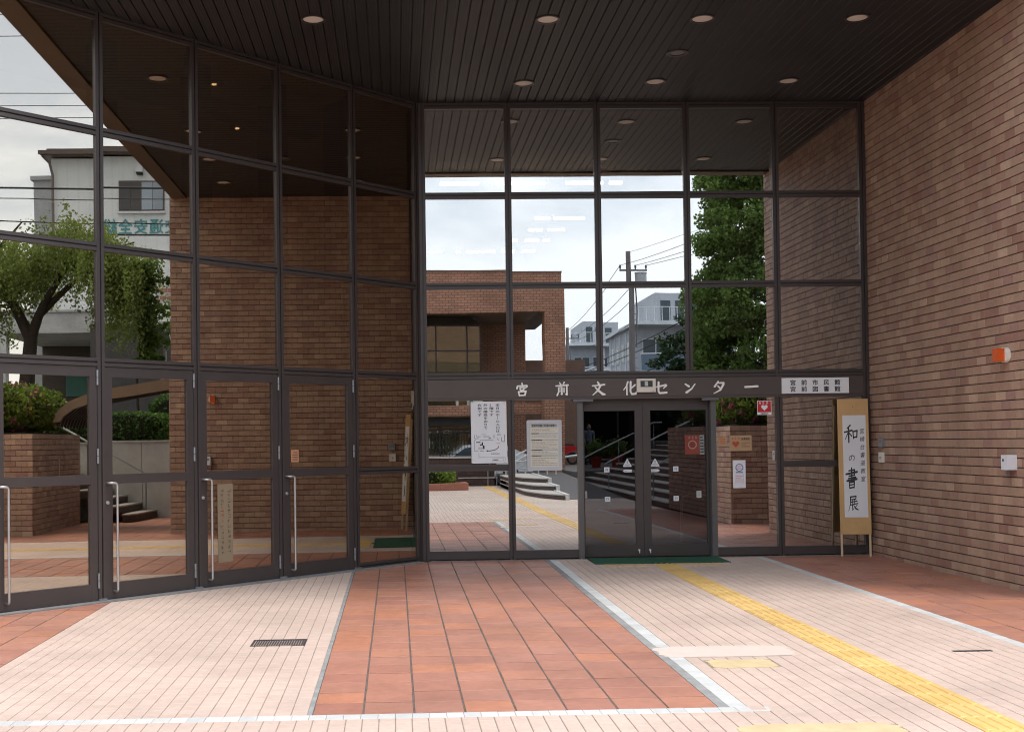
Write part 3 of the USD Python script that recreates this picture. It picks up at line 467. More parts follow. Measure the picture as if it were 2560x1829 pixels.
def pave(name, x0, x1, y0, y1, nx, ny, tones, field, grout, gx, gy, z=0.0, singles=300, clip=0.0, holes=(), label=None, near=None, wob=0.0012):
    """A field of tiles: the ones that show largest as parts, the rest joined."""
    root = structure(name, label)
    bed = sbox(x0, y0, x1, y1)
    keep = affinity.translate(LEFT_LINE, clip * S2, -clip * S2) if clip else None
    if keep is not None:
        bed = bed.intersection(keep)
    b = MB(); b.prism(bed, z - 0.09, z - 0.0045); part(root, 'grout_bed', subdiv(drop(b)), grout)
    px, py = (x1 - x0) / nx, (y1 - y0) / ny
    r = random.Random(name + str(x0))
    cells = []
    for i in range(nx):
        for j in range(ny):
            a, c, d, e = x0 + i * px + gx / 2, x0 + (i + 1) * px - gx / 2, y0 + j * py + gy / 2, y0 + (j + 1) * py - gy / 2
            mx, my = (a + c) / 2, (d + e) / 2
            if any(h[0] < mx < h[1] and h[2] < my < h[3] for h in holes):
                continue
            dz = r.uniform(-wob, wob) * 0.5
            jx, jy = r.uniform(-wob, wob) * 0.35, r.uniform(-wob, wob) * 0.35
            t = tile_mesh(a + jx, c + jx, d + jy, e + jy, z - 0.02, z + dz, 0.0014)
            if keep is not None and not keep.contains(sbox(a, d, c, e)):
                cut = sbox(a, d, c, e).intersection(keep)
                if cut.area < 2e-4:
                    continue
                t = MB().prism(cut, z - 0.02, z + dz).get()
            dist = math.hypot(mx - CAM[0], my - CAM[1])
            seen = abs(math.atan2(mx - CAM[0], my - CAM[1]) - 0.06) < 0.47
            cells.append(((-1.0 if seen else 0.0) * (c - a) * (e - d) / dist ** 3, t))
    order = sorted(range(len(cells)), key=lambda k: cells[k][0])
    for k in order[:singles]:
        part(root, 'tile', drop(cells[k][1]), tones[r.randrange(len(tones))])
    rest = order[singles:]
    if rest:
        m = MB()
        for k in rest:
            m.add(*cells[k][1])
        part(root, 'smaller_tiles', drop(m), field or tones[0], kind='stuff')
    return root

def subdiv(mesh):
    """Cuts long faces where the fall of the ground changes."""
    return mesh

GRATE = (-1.49, -1.06, -6.08, -5.78)
PATCHES = [(1.62, 2.56, -6.84, -6.44), (1.87, 2.30, -7.27, -6.99), (1.56, 2.40, -9.25, -8.89)]
pave('light_tile_paving', 1.74, 2.8305, -12, 0, 11, 124, LIGHT_TONES, LIGHT_FIELD, GROUT_L, 0.0065, 0.0012, holes=PATCHES)
pave('light_tile_paving', 3.114, 4.319, -12, 0, 12, 124, LIGHT_TONES, LIGHT_FIELD, GROUT_L, 0.0065, 0.0012)
pave('light_tile_paving', -3.2, -0.87, -8.43, 0, 24, 88, LIGHT_TONES, LIGHT_FIELD, GROUT_L, 0.0065, 0.0012, clip=0.14, holes=[GRATE])
pave('light_tile_paving', -9.0, 1.74, -12, -8.55, 113, 36, LIGHT_TONES, LIGHT_FIELD, GROUT_L, 0.0065, 0.0016, holes=PATCHES)
pave('red_tile_paving', -0.843, 1.572, 28 * -0.301, 0, 8, 28, RED_TONES, RED_FIELD, GROUT_D, 0.0130, 0.0125, clip=0.10, wob=0.0035)
pave('red_tile_paving', 4.42, XW, -12, 0, 5, 40, RED_TONES, RED_FIELD, GROUT_D, 0.008, 0.006, wob=0.004)
pave('red_tile_paving', -8.9, -3.2, -8.43, 0, 19, 28, RED_TONES, RED_FIELD, GROUT_D, 0.0130, 0.0125, clip=0.14, wob=0.0035)
pave('red_tile_paving', XW, 11.0, -6.75, -0.35, 17, 21, RED_TONES, RED_FIELD, GROUT_D, 0.010, 0.010, wob=0.004)
pave('white_tile_border', 1.635, 1.74, -8.43, 0, 1, 84, WHITE_TONES, None, GROUT_D, 0.002, 0.004, holes=[PATCHES[0]])
pave('white_tile_border', 4.319, 4.42, -12, 0, 1, 120, WHITE_TONES, None, GROUT_D, 0.002, 0.004)
pave('white_tile_border', -8.8, 1.86, -8.55, -8.43, 106, 1, WHITE_TONES, None, GROUT_D, 0.002, 0.004)
GUTTER = mat('grey_mortar', (0.27, 0.265, 0.26), 0.9, 0, 0.25, 9, 0.3, 60)
for a, b, lab in ((1.572, 1.635, 'joint'), (-0.87, -0.843, 'joint')):
    m = MB(); m.box(a, b, -8.43, -0.02 if a > 0 else -1.0, -0.08, -0.002); part('/World', 'mortar_strip', drop(m), GUTTER, kind='structure')
m = MB(LEFT); m.box(0.1, 8.0, 0.02, 0.135, -0.12, 0.012)
part('/World', 'doorstep', drop(m), mat('threshold_grey', (0.20, 0.195, 0.195), 0.85, 0, 0.2, 8, 0.2), kind='structure')
m = MB(FRONT); m.box(0.1, 5.87, 0.02, 0.06, -0.1, 0.006)
part('/World', 'doorstep', drop(m), mat('threshold_grey', (0.2, 0.195, 0.195)), kind='structure')
PINK = mat('pink_mortar_repair', (0.60, 0.49, 0.43), 0.9, 0, 0.06, 9, 0.2, 60)
OCHRE = mat('ochre_mortar_repair', (0.56, 0.43, 0.25), 0.9, 0, 0.12, 9, 0.2, 60)
for (a, b, c, d), mm in zip(PATCHES, (PINK, OCHRE, OCHRE)):
    rr = random.Random(a)
    ring = []
    for k in range(72):
        t = k / 72 * 2 * math.pi
        q = (abs(math.cos(t)) ** 6 + abs(math.sin(t)) ** 6) ** (1 / 6)
        s = (1.06 + rr.uniform(-0.045, 0.045)) / q
        ring.append(((a + b) / 2 + math.cos(t) * s * (b - a) / 2, (c + d) / 2 + math.sin(t) * s * (d - c) / 2))
    shp = Polygon(ring).buffer(0)
    base = sbox(a - 0.05, c - 0.05, b + 0.05, d + 0.05)
    m = MB(); m.prism(shp, -0.02, 0.0028 if mm is PINK else 0.0036)
    part('/World', 'mortar_patch', drop(m), mm, kind='structure')

# yellow guiding strip for the blind: each tile with its four bars
root = structure('tactile_strip')
for j in range(92):
    y1 = -0.72 - j * 0.3
    if y1 < -28: break
    m = MB()
    v, q = tile_mesh(2.832, 3.1125, y1 - 0.298, y1 - 0.001, -0.02, 0.003, 0.002); m.add(v, q)
    for k in range(4):
        xb = 2.832 + 0.2805 * (k + 0.5) / 4
        v, q = tile_mesh(xb - 0.020, xb + 0.020, y1 - 0.285, y1 - 0.014, 0.0, 0.0085, 0.0045); m.add(v, q)
    part(root, 'tile', drop(m), YELLOW_TONES[(j * 7 + j // 3) % 3])
root = structure('warning_strip')
m = MB(); m.box(2.22, 3.70, -0.985, -0.715, -0.05, 0.002); part(root, 'base', drop(m), LIGHT_TONES[1])
for k in range(21):
    xb = 2.245 + k * 0.0705
    m = MB(); v, q = tile_mesh(xb - 0.016, xb + 0.016, -0.97, -0.73, 0.0, 0.007, 0.004); m.add(v, q)
    if not 2.8 < xb < 3.13:
        part(root, 'bar', drop(m), YELLOW_TONES[k % 3])

MAT = mat('green_mat', (0.022, 0.105, 0.058), 0.95, 0, 0.35, 60, 0.8, 300)
r0 = thing('door_mat', 'green rubber mat lying in front of the dark sliding doors', 'mat')
m = MB(); v, q = tile_mesh(2.14, 3.81, -0.66, -0.03, -0.02, 0.013, 0.004); m.add(v, q); part(r0, 'mat_pile', drop(m), MAT)
m = MB(); m.box(2.125, 3.825, -0.675, -0.655, -0.02, 0.008); m.box(2.125, 2.142, -0.655, -0.03, -0.02, 0.008); m.box(3.808, 3.825, -0.655, -0.03, -0.02, 0.008)
part(r0, 'rubber_edge', drop(m), mat('dark_green_rubber', (0.012, 0.05, 0.03), 0.7))

r0 = thing('drain_grate', 'dark slotted steel drain grate set in the pale tiles left of the red strip', 'drain')
a, b, c, d = GRATE
m = MB(); m.box(a - .01, b + .01, c - .01, d + .01, -0.085, -0.03); part(r0, 'pit', drop(m), GASKET)
m = MB(); m.box(a, b, c, c + .02, -0.04, 0.002); m.box(a, b, d - .02, d, -0.04, 0.002); m.box(a, a + .02, c + .02, d - .02, -0.04, 0.002); m.box(b - .02, b, c + .02, d - .02, -0.04, 0.002)
IRON = mat('drain_iron', (0.085, 0.07, 0.072), 0.6, 0.5, 0.2, 20)
part(r0, 'rim', drop(m), IRON)
for k in range(20):
    x = a + 0.03 + k * (b - a - 0.06) / 19
    m = MB(); m.box(x - .005, x + .005, c + .02, d - .02, -0.035, 0.0); part(r0, 'bar', drop(m), IRON)
r0 = thing('drain_grate', 'thin dark slot drain in the pale tiles right of the yellow strip', 'drain')
m = MB(); m.box(3.74, 4.03, -6.835, -6.79, -0.02, 0.0035); part(r0, 'slot', drop(m), IRON)

# ------------------------------------------------------------------ brick wall on the right
BRICKS = [(0.0, (0.304, 0.162, 0.118)), (0.18, (0.355, 0.214, 0.148)), (0.4, (0.396, 0.250, 0.174)), (0.6, (0.372, 0.237, 0.166)), (0.78, (0.430, 0.281, 0.191)), (0.9, (0.326, 0.189, 0.148)), (1.0, (0.482, 0.322, 0.225))]
BRICK_FIELD = island_mat('brick_field', BRICKS, 0.62, 30, 0.10, 0.25, 70, stain=.20, stretch=(2.4, 2.4, .35))
BRICK_TONES = [mat(f'brick_tone_{i}', c, 0.62, 0, 0.10, 30, 0.25, 70, stain=.20, stretch=(2.4, 2.4, .35)) for i, c in enumerate([BRICKS[k][1] for k in (1, 2, 2, 3, 3, 4, 0, 5, 6, 1, 2)])]
MORTAR = mat('brown_mortar', (0.095, 0.065, 0.053), 0.95, 0, 0.2, 20)

def brick_mesh(u0, u1, z0, z1, n0, n1, c):
    v = []
    for i, n in ((0, n0), (0, n1 - c), (c, n1)):
        v += [(u0 + i, n, z0 + i), (u1 - i, n, z0 + i), (u1 - i, n, z1 - i), (u0 + i, n, z1 - i)]
    q = []
    for k in (0, 4):
        for j in range(4):
            q.append([k + j, k + 4 + j, k + 4 + (j + 1) % 4, k + (j + 1) % 4])
    q.append([11, 10, 9, 8])
    return np.array(v), np.array(q)

def brick_face(root, fr, u0, u1, z0, z1, bw, bh, singles, key, gv=0.0045, gh=0.0105, name='brick'):
    """A running bond face over a mortar bed; the bricks with the smallest key are single parts."""
    r = random.Random(f'{root}{u0}{z0}')
    cells = []
    nz = int(round((z1 - z0) / bh)); bh = (z1 - z0) / nz
    for j in range(nz):
        u = u0 - (bw / 2 if j % 2 else 0)
        while u < u1 - 0.004:
            a, b = max(u, u0) + gv / 2, min(u + bw, u1) - gv / 2
            if b - a > 0.02:
                p = r.uniform(-0.0012, 0.0012)
                cells.append((key((a + b) / 2, z0 + (j + .5) * bh), brick_mesh(a, b, z0 + j * bh + gh / 2, z0 + (j + 1) * bh - gh / 2, -0.02, 0.0 + p, 0.0022), fr))
            u += bw
    order = sorted(range(len(cells)), key=lambda k: cells[k][0])
    for k in order[:singles]:
        part(root, name, MB(fr).add(*cells[k][1]), BRICK_TONES[r.randrange(len(BRICK_TONES))])
    return [cells[k] for k in order[singles:]]

r0 = thing('brick_wall', 'tall tan and brown brick wall on the right under the canopy', 'wall')
WE = 4.30
near = lambda u, z: (u < 0.2) * 5 + math.hypot(15.5 - u, (z - 1.5) * 0.8)
m = MB(RIGHT); m.box(-0.2, WE - 0.012, -0.34, -0.0125, -0.1, 6.6); part(r0, 'mortar_core', m, MORTAR)
rest = brick_face(r0, RIGHT, 0.0, WE, -0.055, 5.96, 0.195, 0.0972, 300, near)
endf = Frame((XW, -WE, 0), (1, 0), (0, -1))
rest += brick_face(r0, endf, 0.0, 0.34, -0.055, 5.96, 0.195, 0.0972, 0, near)
backf = Frame((XW + 0.34, -WE, 0), (0, 1), (1, 0))
rest += brick_face(r0, backf, 0.0, WE, -0.055, 5.96, 0.195, 0.0972, 0, near)
m = MB()
for _, mesh, fr in rest: m.add(*mesh, fr=fr)
part(r0, 'smaller_bricks', m, BRICK_FIELD, kind='stuff')

# ------------------------------------------------------------------ glass facades
HB = 0.042                                  # half width of a mullion
GAP = 0.008

def vbar(root, fr, u, z0, z1, name='mullion', n0=-0.10, n1=0.026):
    m = MB(fr); m.box(u - HB, u - GAP, n0, n1, z0, z1); m.box(u + GAP, u + HB, n0, n1, z0, z1); m.box(u - GAP, u + GAP, n0, n1 - 0.022, z0, z1)
    return part(root, name, m, FRAME)

def hbar(root, fr, u0, u1, z, name='transom', n0=-0.10, n1=0.024):
    m = MB(fr); m.box(u0, u1, n0, n1, z - HB, z - GAP); m.box(u0, u1, n0, n1, z + GAP, z + HB); m.box(u0, u1, n0, n1 - 0.022, z - GAP, z + GAP)
    return part(root, name, m, FRAME)

tilt = random.Random(11)
def pane(root, fr, u0, u1, z0, z1, glass, n=0.0, name='pane', amount=0.0011):
    """A sheet of glass, never quite in plane with its neighbours."""
    a, b = tilt.uniform(-amount, amount), tilt.uniform(-amount, amount)
    cu, cz = (u0 + u1) / 2, (z0 + z1) / 2
    v = []
    for nn in (n - 0.008, n):
        for u, z in ((u0, z0), (u1, z0), (u1, z1), (u0, z1)):
            v.append((u, nn + a * (u - cu) + b * (z - cz), z))
    return part(root, name, MB(fr).add(v, QB[:, ::-1]), glass)

# left facade with its swing doors
r0 = thing('glass_facade', 'left bronze glass curtain wall with four swing doors and steel pull handles', 'glass facade')
NB = 7
for i in range(0, NB + 1):
    vbar(r0, LEFT, i * W if i else 0.055, -0.10, 5.98)
for i in range(NB):
    u0, u1 = i * W + HB, (i + 1) * W - HB
    if i == 0: u0 += 0.055
    for k, z in enumerate(ROWS):
        hbar(r0, LEFT, u0, u1, z if k else z + 0.01)
    tops = ROWS
    for k in range(3):
        pane(r0, LEFT, u0 - .01, u1 + .01, ROWS[k + 1] + HB - .01, ROWS[k] - HB + .01, GLASS_LEFT)
    if i == 0:
        hbar(r0, LEFT, u0, u1, 1.19); hbar(r0, LEFT, u0, u1, 0.03)
        pane(r0, LEFT, u0 - .01, u1 + .01, 1.19 + HB - .01, 2.385 - HB + .01, GLASS_LEFT)
        pane(r0, LEFT, u0 - .01, u1 + .01, 0.03 + HB - .01, 1.19 - HB + .01, GLASS_LEFT)
        continue
    zf = SL(-(i + .5) * W * S2) + 0.014
    d = part(r0, 'door', (lambda mb: (mb.box(u0 + .004, u0 + .082, -.05, .014, zf, 2.338), mb.box(u1 - .086, u1 - .004, -.05, .014, zf, 2.338),
                                     mb.box(u0 + .082, u1 - .086, -.05, .012, 2.24, 2.338), mb.box(u0 + .082, u1 - .086, -.05, .012, 1.155, 1.25),
                                     mb.box(u0 + .082, u1 - .086, -.05, .012, zf, 0.155))[0])(MB(LEFT)), FRAME)
    pane(d, LEFT, u0 + .075, u1 - .08, 1.245, 2.245, GLASS_LEFT, -0.012)
    pane(d, LEFT, u0 + .075, u1 - .08, 0.15, 1.16, GLASS_LEFT, -0.012)
    uh, ue = i * W + 0.880 * W, i * W + 0.948 * W
    zb = zf + 0.075
    m = MB(LEFT)
    arc = lambda c, p, q: [tuple(np.array(c) + np.array(p) * math.cos(t) + np.array(q) * math.sin(t)) for t in np.linspace(0, math.pi / 2, 5)]
    m.tube([(ue, 0.012, 1.165)] + arc((ue - .03, 0.05, 1.165), (.03, 0, 0), (0, .03, 0)) + arc((uh + .03, .08, 1.135), (0, 0, .03), (-.03, 0, 0))
           + arc((uh, .05, zb + .03), (0, .03, 0), (0, 0, -.03)) + [(uh, .012, zb)], 0.0125, 10)
    part(d, 'handle', m, STEEL, smooth=True)
    m = MB(LEFT); m.disc((ue, 0.02, 0.965), (0, 1, 0), 0.019, 0.026, 16); m.disc((ue, 0.037, 0.965), (0, 1, 0), 0.012, 0.012, 12); part(d, 'lock', m, STEEL)
    for zh in (2.19, 1.40, 0.15):
        m = MB(LEFT); m.disc((i * W + HB + .004, 0.028, zh), (0, 0, 1), 0.011, 0.072, 12); m.disc((i * W + HB + .004, 0.028, zh + .078), (0, 0, 1), 0.011, 0.072, 12)
        part(d, 'hinge', m, DULLSTEEL)
    m = MB(LEFT); m.box(i * W - .03, i * W + .05, 0.026, 0.06, zf - .03, zf + .02); part(d, 'pivot', m, DULLSTEEL)

# front facade with the sliding doors
r0 = thing('glass_facade', 'front grey glass curtain wall with sliding doors below the brown header', 'glass facade')
for i in range(1, 5):
    vbar(r0, FRONT, i * W, 2.43 if i in (2, 3) else -0.05, 5.98)
vbar(r0, FRONT, 0.052, -0.05, 5.98)
vbar(r0, FRONT, XW - 0.046, -0.05, 5.98)
edges = [(0.052 + HB if i == 0 else i * W + HB, (i + 1) * W - HB if i < 4 else XW - .046 - HB) for i in range(5)]
for i, (u0, u1) in enumerate(edges):
    for k, z in enumerate(ROWS):
        if k < 3:
            hbar(r0, FRONT, u0, u1, z if k else z + 0.01)
            pane(r0, FRONT, u0 - .01, u1 + .01, ROWS[k + 1] + HB - .01, ROWS[k] - HB + .01, GLASS_FRONT)
U0, U1 = edges[0][0], edges[4][1]
m = MB(FRONT); m.box(U0, U1, -.10, .0245, 2.385 + GAP, 2.385 + HB); m.box(U0, U1, -.10, .004, 2.385 - GAP, 2.385 + GAP); m.box(U0, U1, -.10, .0245, 2.343, 2.385 - GAP)
part(r0, 'transom', m, FRAME)
HEADER = mat('header_bronze', (0.088, 0.070, 0.064), 0.42, 0.2, 0.08, 2.0, 0.02, 200)
m = MB(FRONT); m.box(U0, U1, -.12, .006, 2.333, 2.343); m.box(U0, U1, -.12, .034, 2.095, 2.333); m.box(U0, U1, -.12, .040, 2.068, 2.092)
part(r0, 'header', m, HEADER)
J0, J1 = 2.03, 3.772
def lower(u0, u1, mid):
    m = MB(FRONT); m.box(u0, u1, -.09, .018, 0.02, 0.125); part(r0, 'bottom_rail', m, FRAME)
    if mid:
        m = MB(FRONT); m.box(u0, u1, -.09, .016, 1.155, 1.186); m.box(u0, u1, -.09, .006, 1.186, 1.194); m.box(u0, u1, -.09, .016, 1.194, 1.236); part(r0, 'middle_rail', m, FRAME)
        pane(r0, FRONT, u0 - .01, u1 + .01, 0.12, 1.16, GLASS_FRONT, -0.01)
        pane(r0, FRONT, u0 - .01, u1 + .01, 1.23, 2.075, GLASS_FRONT, -0.01)
    else:
        pane(r0, FRONT, u0 - .01, u1 + .01, 0.12, 2.075, GLASS_FRONT, -0.01)
lower(U0, W - HB, True)
lower(W + HB, J0, False)
lower(J1 + .07, 4 * W - HB, False)
lower(4 * W + HB, U1, True)
JAMB = mat('jamb_aluminium', (0.13, 0.125, 0.125), 0.35, 0.5, 0.06, 3)
for a in (J0, J1):
    m = MB(FRONT); m.box(a, a + .07, -.20, .028, -0.03, 2.068); part(r0, 'jamb', m, JAMB)
m = MB(FRONT); m.box(J0 + .07, J1, -.20, -.085, 1.985, 2.068); part(r0, 'door_track', m, FRAME)
for a, b in ((J0 - .06, J0 + .20), (J1 - .12, J1 + .10)):
    m = MB(FRONT); m.box(a, b, .029, .075, 2.035, 2.066); part(r0, 'door_sensor', m, mat('sensor_grey', (0.12, 0.12, 0.13), 0.5))
for a, b, ul in ((J0 + .074, 2.899, 0), (2.903, J1 - .004, 1)):
    m = MB(FRONT); sw0, sw1 = (.028, .100) if ul == 0 else (.100, .028)
    m.box(a, a + sw0, -.15, -.085, 0.016, 1.985); m.box(b - sw1, b, -.15, -.085, 0.016, 1.985); m.box(a + sw0, b - sw1, -.15, -.085, 1.915, 1.985); m.box(a + sw0, b - sw1, -.15, -.085, 0.016, 0.17)
    d = part(r0, 'sliding_door', m, FRAME)
    pane(d, FRONT, a + sw0 - .01, b - sw1 + .01, 0.16, 1.925, GLASS_DOOR, -0.11)
    m = MB(FRONT); uc = b - .07 if ul == 0 else a + .07
    m.disc((uc, -.075, 0.095), (0, 1, 0), 0.017, 0.02, 16); m.tube([(uc, -.07, .095), (uc, -.04, .09), (uc, -.035, .06)], 0.007, 8); part(d, 'floor_bolt', m, STEEL)

# ------------------------------------------------------------------ canopy and the storey above
r0 = thing('entrance_canopy', 'dark brown metal plank ceiling of the entrance canopy with its brown front beam', 'canopy')
SOFFIT = usdkit.material(stage, '/World/Looks/dark_plank', {
    'g': ('geometry', {}), 'w': ('wave_texture', {'wave_type': 'bands', 'bands_direction': 'x', 'scale': 2 * math.pi / 20 / 0.0288 * 1.0, 'distortion': 0.0}),
    'b': ('bump', {'strength': 0.35, 'distance': 0.003}), 'n': ('noise_texture', {'scale': 1.2, 'detail': 3.0}), 'r': ('rgb_ramp', {'ramp': [(0.3, (0.0155, 0.0148, 0.0168)), (0.7, (0.020, 0.0192, 0.0215))]}),
    'p': ('principled_bsdf', {'roughness': 0.5, 'specular_ior_level': 0.35})},
    [('g.position', 'w.vector'), ('w.fac', 'b.height'), ('b.normal', 'p.normal'), ('g.position', 'n.vector'), ('n.fac', 'r.fac'), ('r.color', 'p.base_color')], surface='p.BSDF')
GROOVE = mat('plank_groove', (0.07, 0.066, 0.068), 0.35, 0.3)
pw = 0.1165
x = -4.30
tops = MB(); tops.box(-9, XW, EDGE, 0.4, CEIL + 0.032, CEIL + 0.06); part(r0, 'groove_lining', tops, GROOVE)
while x < XW - 0.02:
    a, b = x + 0.0045, min(x + pw - 0.0045, XW - 0.004)
    ya, yb = min(a, -0.0) + 0.06, min(b, -0.0) + 0.06
    if ya < EDGE + 0.25 and yb < EDGE + 0.25:
        x += pw; continue
    y0 = EDGE + 0.14
    ya, yb = max(ya, y0 + .001), max(yb, y0 + .001)
    ch = 0.006
    v = [(a, y0, CEIL + .03), (b, y0, CEIL + .03), (b, yb, CEIL + .03), (a, ya, CEIL + .03),
         (a, y0, CEIL + ch), (b, y0, CEIL + ch), (b, yb, CEIL + ch), (a, ya, CEIL + ch),
         (a + ch, y0, CEIL), (b - ch * .3, y0, CEIL), (b - ch * .3, yb, CEIL), (a + ch, ya, CEIL)]
    q = []
    for k in (0, 4):
        for j in range(4):
            q.append([k + j, k + 4 + j, k + 4 + (j + 1) % 4, k + (j + 1) % 4][::-1])
    q.append([8, 11, 10, 9])
    part(r0, 'plank', MB().add(v, q), SOFFIT)
    x += pw
BEAM = mat('brown_beam', (0.115, 0.080, 0.052), 0.55, 0.0, 0.15, 2.0, 0.1, stain=0.25)
m = MB(); m.box(-4.9, XW - .002, EDGE - 0.13, EDGE + 0.13, CEIL - 0.025, CEIL + 0.55); part(r0, 'front_beam', m, BEAM)
WALLB = brick_wall_mat('upper_brick', ((0.29, 0.18, 0.125), (0.24, 0.145, 0.10)), (0.07, 0.045, 0.035), 0.2, 0.1, 'x')
m = MB(); m.box(-16, 16, EDGE - 0.10, 16, CEIL + 0.56, 9.4); part(r0, 'upper_storey', m, WALLB)

# ------------------------------------------------------------------ interior behind the glass
r0 = thing('lobby', 'dim lobby and library seen through the tinted glass', 'interior')
DARKFLOOR = mat('lobby_floor', (0.16, 0.10, 0.07), 0.4, 0, 0.2, 3)
LOBBYCEIL = mat('lobby_ceiling', (0.42, 0.30, 0.20), 0.9, 0, 0.06)
LOBBYWALL = mat('lobby_wall', (0.13, 0.115, 0.10), 0.8, 0, 0.2)
LOBBYDARK = mat('lobby_panel', (0.03, 0.028, 0.028), 0.6)
poly = Polygon([(-7.6, -7.5), (-0.12, -0.05), (-0.12, 0.13), (XW + .3, 0.13), (XW + .3, 15.5), (-15.5, 15.5), (-15.5, -7.5)])
m = MB(); m.prism(poly, -0.25, -0.12 + 0.115); part(r0, 'floor', m, DARKFLOOR)
m = MB(); m.prism(poly, 5.80, 5.86); part(r0, 'ceiling', m, LOBBYCEIL)
m = MB(); m.box(-15.5, XW + .6, 15.5, 15.7, -.2, 6); m.box(-15.7, -15.5, -7.5, 15.5, -.2, 6); m.box(XW + .35, XW + .6, 0.13, 15.5, -.2, 6); m.box(-15.5, -7.6, -7.7, -7.5, -.2, 6); part(r0, 'back_wall', m, LOBBYWALL)
for k, (u, du) in enumerate(((1.05, .28), (2.1, .26), (3.2, .28), (4.4, .3))):
    m = MB(LEFT); m.box(u - .09, u + .09, -.55, -.22, 2.6, 5.79); part(r0, 'dark_fin', m, LOBBYDARK)
m = MB(LEFT); m.box(0.6, 7.4, -1.5, -1.2, 5.62, 5.79); part(r0, 'ceiling_beam', m, mat('lobby_beam', (0.12, 0.08, 0.055), 0.8))
m = MB(); m.box(-0.3, 3.9, 3.2, 3.45, -0.1, 2.0); m.box(-0.3, 6.0, 8.0, 8.2, -0.1, 2.5); part(r0, 'counter', m, LOBBYDARK)
m = MB(FRONT); m.box(2.05, 5.7, -4.2, -4.05, -.1, 3.2); part(r0, 'vestibule_wall', m, LOBBYDARK)
TUBE = emit_mat('fluorescent_tube', (1.0, 0.99, 0.95), 22.0)
fl = 'fluorescent tubes under the library ceiling'
nth = {}
for (x0, x1, y, z) in [(0.42, 1.03, 3.4, 5.62), (1.30, 2.10, 3.4, 5.62), (2.42, 3.02, 3.4, 5.62), (3.12, 3.32, 3.4, 5.62),
                       (2.28, 2.55, 6.4, 5.62), (2.62, 3.2, 6.4, 5.62), (2.30, 2.56, 7.6, 5.62), (2.66, 3.0, 7.6, 5.62), (2.02, 2.2, 8.8, 5.62), (2.36, 2.64, 8.8, 5.62), (2.72, 2.86, 8.8, 5.62),
                       (0.44, 0.72, 10.2, 5.62), (1.02, 1.12, 10.2, 5.62), (1.24, 1.85, 10.2, 5.62), (2.0, 2.28, 10.2, 5.62), (2.44, 2.72, 10.2, 5.62)]:
    rown = {3.4: 'top strip of sky', 6.4: 'topmost short row', 7.6: 'second short row', 8.8: 'third short row', 10.2: 'lowest long row'}[y]
    nth[y] = nth.get(y, 0) + 1
    r1 = thing('fluorescent_lamp', f'{["leftmost", "second", "third", "fourth", "fifth"][nth[y] - 1]} fluorescent tube from the left in the {rown} behind the front glass', 'lamp', fl)
    m = MB(); m.box(x0, x1, y - .05, y + .05, z + .02, z + .10); part(r1, 'housing', m, CREAM)
    m = MB(); m.tube([(x0, y, z), (x1, y, z)], 0.024, 8); part(r1, 'tube', m, TUBE)
r1 = thing('fluorescent_lamp', 'thin lit strip lamp behind the lower left pane beside the paper notice', 'lamp')
m = MB(); m.box(0.55, 1.9, 7.0, 7.04, 1.62, 1.645); part(r1, 'tube', m, emit_mat('dim_tube', (1.0, 0.9, 0.75), 4.0))
SPOT_A, SPOT_B = (-2.41, -1.42), (-2.40, .56)
SPOT = emit_mat('lobby_spot_bulb', (1.0, 0.80, 0.55), 2.2)
for k, (x_, y_) in enumerate((SPOT_A, SPOT_B)):
    r1 = thing('lobby_spot', ['upper', 'lower'][k] + ' of two small lit spots behind the third top pane of the left glass', 'lamp', 'ceiling spots in the lobby')
    m = MB(); m.disc((x_, y_, 5.785), (0, 0, 1), 0.11, 0.02, 18); part(r1, 'rim', m, LOBBYDARK)
    m = MB(); m.disc((x_, y_, 5.77), (0, 0, 1), 0.028, 0.012, 14); part(r1, 'bulb', m, SPOT)


# ------------------------------------------------------------------ lettering and notices on the front facade
RED = mat('sign_red', (0.52, 0.02, 0.03), 0.5, 0, 0.05)
TEAL = mat('teal_paint', (0.08, 0.29, 0.31), 0.6, 0, 0.15)
SIGNIVORY = mat('ivory_letter', (0.88, 0.86, 0.82), 0.55, 0, 0.05)
GREYINK = mat('grey_ink', (0.22, 0.22, 0.24), 0.8)

r0 = thing('entrance_sign', 'row of raised ivory brush characters on the brown header over the doors', 'sign')
for ch, u, h in zip('宮前文化センター', (1.313, 1.834, 2.309, 2.717, 3.121, 3.504, 3.888, 4.309), (.18, .18, .18, .18, .17, .155, .175, .17)):
    w = .18 if ch not in 'ンタ' else .165
    s = put(brush(ch), u - w / 2, 2.203 - h / 2, w, h)
    part(r0, 'character', MB(FRONT).plate(s, .034, .048), SIGNIVORY)

r0 = thing('sign_plate', 'white plate with two rows of black characters at the right end of the header', 'sign')
m = MB(FRONT); m.box(4.706, 5.591, .040, .050, 2.110, 2.313); part(r0, 'plate', m, WHITE)
for row, zc in (('宮前市民館', 2.252), ('宮前図書館', 2.166)):
    for i, c in enumerate(row):
        part(r0, 'character', MB(FRONT).plate(put(glyph(c), 4.853 + i * .1465 - .04, zc - .037, .080, .074), .050, .0525), mat('navy_ink', (0.03, 0.035, 0.06), 0.6))

